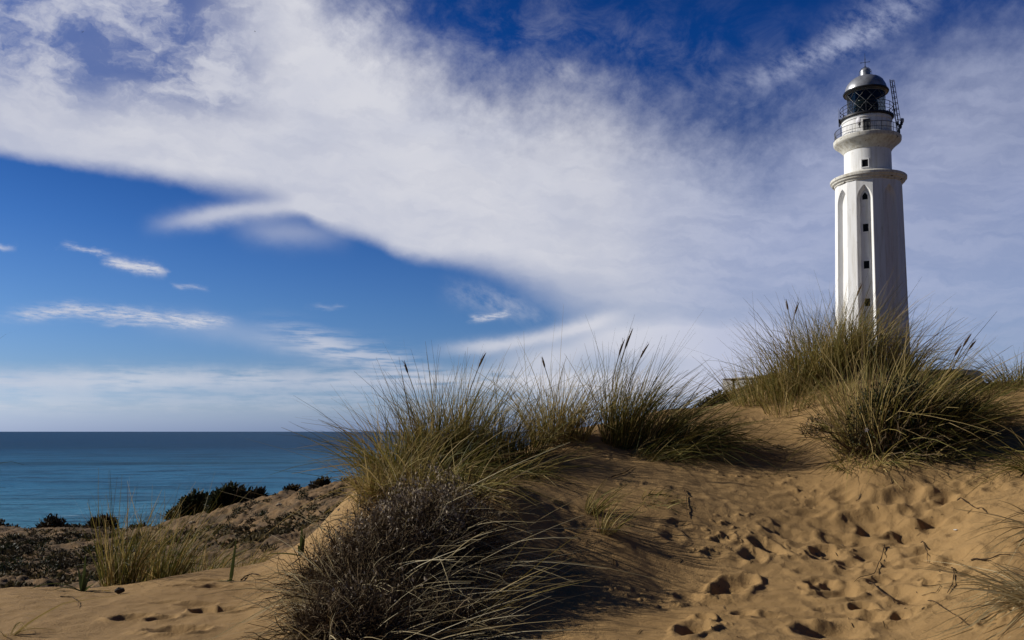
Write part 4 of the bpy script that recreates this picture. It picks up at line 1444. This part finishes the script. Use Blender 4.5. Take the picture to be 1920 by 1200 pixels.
# low dry ground cover between the bushes: nobody could count it
r3 = np.random.default_rng(5)
cov = []
Vs, Ts = [], []
D_ = np.exp(r3.uniform(math.log(11.5), math.log(42), 9000))
ax_ = r3.uniform(-.66, -.12, 9000)
x_, y_ = ax_ * D_, D_
keep = fbm(x_ * .35, y_ * .35, 3, 131) + .35 * fbm(x_ * 1.8, y_ * 1.8, 2, 141) > np.where(ax_ < -.38, .10, .26)
x_, y_ = x_[keep], y_[keep]
z_ = H0(x_, y_) + detail(x_.copy(), y_.copy())
n_ = len(x_)
per = 9
c_ = np.repeat(np.stack([x_, y_, z_], -1), per, 0)
sz = np.repeat(r3.uniform(.04, .13, n_), per)[:, None]
d_ = unit(r3.normal(0, 1, (n_ * per, 3)) * (1, 1, .4) + (0, 0, .75))
b_ = unit(np.cross(d_, r3.normal(0, 1, (n_ * per, 3))))
p_ = c_ + r3.normal(0, .5, (n_ * per, 3)) * sz * (1, 1, .1)
V = np.stack([p_, p_ + d_ * sz * .5 + b_ * sz * .22, p_ + d_ * sz, p_ + d_ * sz * .5 - b_ * sz * .22], 1).reshape(-1, 3)
T = np.repeat(np.repeat(r3.uniform(0, 1, n_), per), 4)
tag(mesh_np('ground_cover', V, np.arange(len(V)).reshape(-1, 4), M['cover'], tone=T), 'low dry ground cover on the brown hillside and scrub flat', 'ground cover', kind='stuff')

# broken bits of dead stem and leaf strewn over the near sand
n_ = 1500
D_ = r3.uniform(3.6, 9.2, n_)
ax_ = r3.uniform(-.6, .62, n_)
x_, y_ = ax_ * D_, D_
keep = (fbm(x_ * .8, y_ * .8, 3, 151) > r3.uniform(-.25, .35, n_)) & ((ax_ > -.12) | (r3.uniform(0, 1, n_) < .25))
x_, y_ = x_[keep], y_[keep]
n_ = len(x_)
ln_ = .012 + .085 * r3.beta(1.0, 3.5, n_)
an_ = r3.uniform(0, 2 * math.pi, n_)
t_ = np.linspace(-.5, .5, 4)
bw_ = r3.normal(0, .35, n_)
px_ = x_[:, None] + ln_[:, None] * (np.cos(an_)[:, None] * t_ - np.sin(an_)[:, None] * bw_[:, None] * t_ ** 2)
py_ = y_[:, None] + ln_[:, None] * (np.sin(an_)[:, None] * t_ + np.cos(an_)[:, None] * bw_[:, None] * t_ ** 2)
pz_ = H0(px_, py_) + detail(px_.ravel().copy(), py_.ravel().copy()).reshape(px_.shape) + .004
V, Q = ribbons(np.stack([px_, py_, pz_], -1), (r3.uniform(.0010, .0035, n_)[:, None] * np.array([.6, 1, 1, .4])), np.tile(np.array([[0.0, 0.2, 1.0]]), (n_, 1)))
T = np.repeat(r3.uniform(0, .7, n_), 8)
tag(mesh_np('plant_litter', V, Q, M['deadwood'], tone=T), 'fine dark bits of dead plant strewn over the sand', 'plant litter', kind='stuff')

# stones on the hillside
for lab, a, b_, s in (('pale stone lying on the brown hillside', 524, 949, 5), ('rounded pale stone at the left end of the hillside', 361, 982, 5)):
    g = ground(a, b_, 11)
    k = g[1] / F
    bm = bmesh.new()
    bmesh.ops.create_icosphere(bm, subdivisions=3, radius=1)
    for v in bm.verts:
        n_ = perlin(np.array([v.co.x * 1.7 + a]), np.array([v.co.y * 1.7 + v.co.z * 1.3]), 5)[0]
        v.co *= 1 + .35 * n_
    me = bpy.data.meshes.new('stone')
    bm.to_mesh(me)
    bm.free()
    me.materials.append(M['stone'])
    o = bpy.data.objects.new('stone', me)
    COL.objects.link(o)
    o.location = g + (0, 0, .02)
    o.scale = (s * k * 1.3, s * k, s * k * .7)
    tag(o, lab, 'stone')


# --- sea lilies: strap leaves
def strap(p0, d, L, w, droop, tone, fold=.35, seg=12, twist=0.0):
    d = np.array(d, float)
    d /= np.linalg.norm(d)
    t = np.linspace(0, 1, seg)
    pos = np.array(p0) + L * (d * t[:, None] + np.array([d[0] * .25, d[1] * .25, -1]) * droop * (t ** 2)[:, None])
    tan = np.gradient(pos, axis=0)
    sv = unit(np.cross(tan, np.array([math.sin(twist), .35 * math.cos(twist), 1.0]) if abs(d[2]) < .8 else np.array([math.sin(twist), -math.cos(twist), .1])))
    up_ = unit(np.cross(sv, tan))
    wd = w * np.minimum(1, .55 + 2.2 * t) * (1 - t) ** .62
    V = np.stack([pos - sv * wd[:, None] + up_ * (wd * fold)[:, None], pos, pos + sv * wd[:, None] + up_ * (wd * fold)[:, None]], 1).reshape(-1, 3)
    Q = []
    for i in range(seg - 1):
        for j in (0, 1): Q.append((i * 3 + j, i * 3 + j + 1, i * 3 + j + 4, i * 3 + j + 3))
    T = np.repeat(np.full(seg, tone) + .25 * (t > .9), 3)
    return V, np.array(Q), np.clip(T, 0, 1)


def lily(label, px, py, specs, D=None):
    g = ground(px, py) if D is None else np.array([at(px, py, D)[0], D, float(H0(at(px, py, D)[0], D))])
    k = g[1] / F
    o = empty('sea_lily', g - (0, 0, .01), 0, label=label, cat='plant')
    for (d, L, w, dr, tn, tw) in specs:
        V, Q, T = strap((0, 0, 0), d, L * k, w * k, dr, tn, twist=tw)
        z = H0(V[:, 0] + g[0], V[:, 1] + g[1]) - g[2] + .012
        V[:, 2] = np.maximum(V[:, 2], z)
        mesh_np('leaf', V, Q, M['lily'], o, tone=T, smooth_shade=True)
    return o


lily('sea lily with one tall upright leaf and one pale leaf lying on sand', 432, 1090, [((.12, 0, 1), 82, 4, -.02, .2, .3), ((-1, .1, .35), 34, 4, .35, .95, 0), ((.4, -.1, .4), 14, 4, .3, .15, 0), ((-.2, -.3, .5), 12, 4, .3, .1, 0)])
lily('sea lily rosette behind the left sand edge, two leaves arching left', 155, 1114, [((.05, 0, 1), 72, 4.2, 0, .3, .4), ((-.25, .1, 1), 50, 4.2, .05, .2, .2), ((.35, 0, 1), 44, 4.2, .05, .35, -.2), ((-.9, 0, .55), 62, 5, .45, .25, 0), ((-1, -.1, .75), 120, 5, .6, .15, 0), ((.6, .1, .7), 30, 5, .2, .5, 0)], D=5.95)
lily('sea lily beside the dead shrub with a broad leaf lying to the left', 565, 1042, [((-1, 0, .28), 68, 6.5, .22, .55, 0), ((.0, 0, 1), 58, 5.5, .03, .25, .5), ((.15, 0, 1), 46, 5, 0, .15, -.3), ((-.25, 0, 1), 26, 5, .1, .2, .1)])


def lying(name, label, pts, r, mat, cat, D=None, lift=.006, sub=6, taper=None):
    """a thin stick lying on the sand through the given photograph points"""
    P = []
    for (a, b_) in pts:
        g = ground(a, b_)
        P.append(g)
    P = np.array(P)
    # resample and settle on the relief
    t = np.linspace(0, len(P) - 1, (len(P) - 1) * sub + 1)
    Q = np.stack([np.interp(t, range(len(P)), P[:, i]) for i in range(3)], -1)
    Q[:, 2] = H0(Q[:, 0], Q[:, 1]) + detail(Q[:, 0].copy(), Q[:, 1].copy()) + lift + r * .5
    z = Q[:, 2].copy()
    for _ in range(3): z[1:-1] = np.maximum(z[1:-1], (z[:-2] + z[2:]) / 2)
    Q[:, 2] = z
    c = Q[len(Q) // 2].copy()
    b_ = MB()
    b_.tube(Q - c, r, 5, list(np.linspace(1, .45, len(Q)) * (1 + .3 * np.sin(np.arange(len(Q)) * 1.7))))
    o = b_.build(name, mat, None, 60)
    o.location = c
    return tag(o, label, cat)


lying('dry_twig', 'thick dark twig curving down the sand in the trampled path', [(1784, 1065), (1790, 1085), (1786, 1105), (1776, 1120)], .0036, M['rust'], 'twig')
lying('dry_twig', 'forked twig pointing down left across footprints', [(1659, 1030), (1650, 1060), (1640, 1082), (1602, 1100)], .0030, M['rust'], 'twig')
lying('dry_twig', 'straight dark stem pointing to the right margin', [(1822, 1062), (1855, 1057), (1895, 1048)], .0050, M['rust'], 'stem')
lying('dry_twig', 'short twig lying just below the small pit', [(1630, 1100), (1655, 1117), (1678, 1134)], .0040, M['rust'], 'twig')
lying('dry_twig', 'bent twig on the rim of a footprint', [(1727, 1018), (1738, 1035), (1740, 1055)], .0032, M['rust'], 'twig')
lying('dry_twig', 'tangled twig in the upper path near the right slope', [(1795, 945), (1815, 952), (1835, 960), (1851, 965)], .0040, M['rust'], 'twig')
lying('dry_twig', 'thin fibre trailing across the open sand', [(1740, 1130), (1780, 1155), (1800, 1165), (1820, 1180)], .0022, M['rust'], 'twig')
lying('dry_twig', 'long loop of dry stem in the lower path', [(1730, 1107), (1755, 1104), (1764, 1110), (1755, 1117), (1728, 1115)], .0022, M['rust'], 'twig')
lying('dry_twig', 'thin dark twig on the sand below the middle grass', [(1146, 895), (1170, 888), (1188, 880)], .0045, M['rust'], 'twig')
lying('dry_twig', 'short bent root standing in the hollow of the sand', [(1283, 920), (1288, 935), (1287, 955), (1289, 975)], .0034, M['rust'], 'root')
lying('dry_twig', 'curled dry stem at the lower left on smooth sand', [(113, 1122), (135, 1123), (147, 1130), (146, 1143)], .0030, M['rust'], 'stem')
lying('dry_twig', 'bent dead leaf stem right of the sea lily', [(452, 1090), (460, 1083), (472, 1080), (486, 1082)], .0060, M['rust'], 'stem')

# small litter on the sand
g = ground(1792, 999)
g[2] = float(H0(g[0], g[1]) + detail(np.array([g[0]]), np.array([g[1]]))[0])
bm = bmesh.new()
bmesh.ops.create_uvsphere(bm, u_segments=16, v_segments=10, radius=1)
for v in bm.verts:
    a = math.atan2(v.co.y, v.co.x)
    v.co.z *= .45
    v.co *= 1 + .06 * math.cos(a * 9)
    if v.co.x < 0: v.co.y *= 1 + .6 * v.co.x
me = bpy.data.meshes.new('shell')
bm.to_mesh(me)
bm.free()
me.materials.append(M['shell'])
o = bpy.data.objects.new('shell', me)
COL.objects.link(o)
o.location = g + (0, 0, .006)
o.scale = (.013, .011, .010)
tag(o, 'tiny white shell in a footprint on the right', 'shell')

g = ground(208, 1114)
o = empty('litter_scrap', g + (0, 0, .004), 0, label='small yellow and dark scrap on the left sand edge', cat='litter')
V, Q, T = strap((0, 0, .012), (-1, .1, .12), .066, .012, .1, .5, seg=10)
mesh_np('yellow_leaf', V, Q, M['yellow'], o, smooth_shade=True)
bm = bmesh.new()
bmesh.ops.create_icosphere(bm, subdivisions=3, radius=1)
for v in bm.verts: v.co *= 1 + .5 * perlin(np.array([v.co.x * 2.2]), np.array([v.co.y * 2.2 + v.co.z]), 8)[0]
me = bpy.data.meshes.new('husk')
bm.to_mesh(me)
bm.free()
me.materials.append(M['post'])
o2 = bpy.data.objects.new('husk', me)
COL.objects.link(o2)
o2.parent = o
o2.location = (.055, 0, .018)
o2.scale = (.032, .02, .018)

# pale flower in the right shrub
for sh in [x for x in COL.objects if x.get('label', '').startswith('dark green shrub half')]:
    loc = at(1624, 806, sh.location[1] - .42)
    b_ = MB()
    for i in range(6):
        a = i * math.pi / 3
        b_.add([(0, 0, 0), (.012 * math.cos(a - .4), -.004, .012 * math.sin(a - .4)), (.02 * math.cos(a), -.010, .02 * math.sin(a)), (.012 * math.cos(a + .4), -.004, .012 * math.sin(a + .4))], [(0, 1, 2, 3)])
    f_ = b_.build('flower', M['shell'], sh)
    f_.location = Vector(loc) - sh.location


# --- two distant birds
def bird(label, px, py, D, span, roll, head):
    c = at(px, py, D)
    o = empty('bird', c, head, label=label, cat='bird')
    o.rotation_euler = (0, roll, head)
    s = span
    b_ = MB()
    b_.tube([(0, -.30 * s, 0), (0, -.22 * s, .01 * s), (0, -.1 * s, .01 * s), (0, .08 * s, 0), (0, .22 * s, 0), (0, .34 * s, .0)], .055 * s, 8, [.25, .7, 1, .9, .5, .15])
    b_.build('body', M['bird'], o, 60)
    for sg in (1, -1):
        b_ = MB()
        prof = [(.03, -.14, .10, 0), (.2, -.17, .07, .07), (.36, -.12, .06, .10), (.5, .04, .09, .06)]
        V = []
        for x, y0, y1, z in prof:
            V += [(sg * x * s, y0 * s, z * s), (sg * x * s, y1 * s, z * s), (sg * x * s, y1 * s, (z - .012) * s), (sg * x * s, y0 * s, (z - .012) * s)]
        Fs = []
        for j in range(3):
            for i in range(4):
                k2 = (i + 1) % 4
                Fs.append((j * 4 + i, j * 4 + k2, j * 4 + 4 + k2, j * 4 + 4 + i))
        b_.add(V, Fs)
        b_.build('wing', M['bird'], o)
    b_ = MB()
    b_.add([(-.02 * s, .28 * s, 0), (.02 * s, .28 * s, 0), (.08 * s, .46 * s, 0), (-.08 * s, .46 * s, 0), (0, .30 * s, .012 * s)], [(0, 1, 4), (1, 2, 4), (2, 3, 4), (3, 0, 4), (3, 2, 1, 0)])
    b_.build('tail', M['bird'], o)


bird('larger dark bird gliding in the cloud at the upper left', 155, 60, 160, .75, R(-35), R(60))
bird('tiny bird, no more than a speck, further right', 478, 59, 300, .75, R(10), R(80))
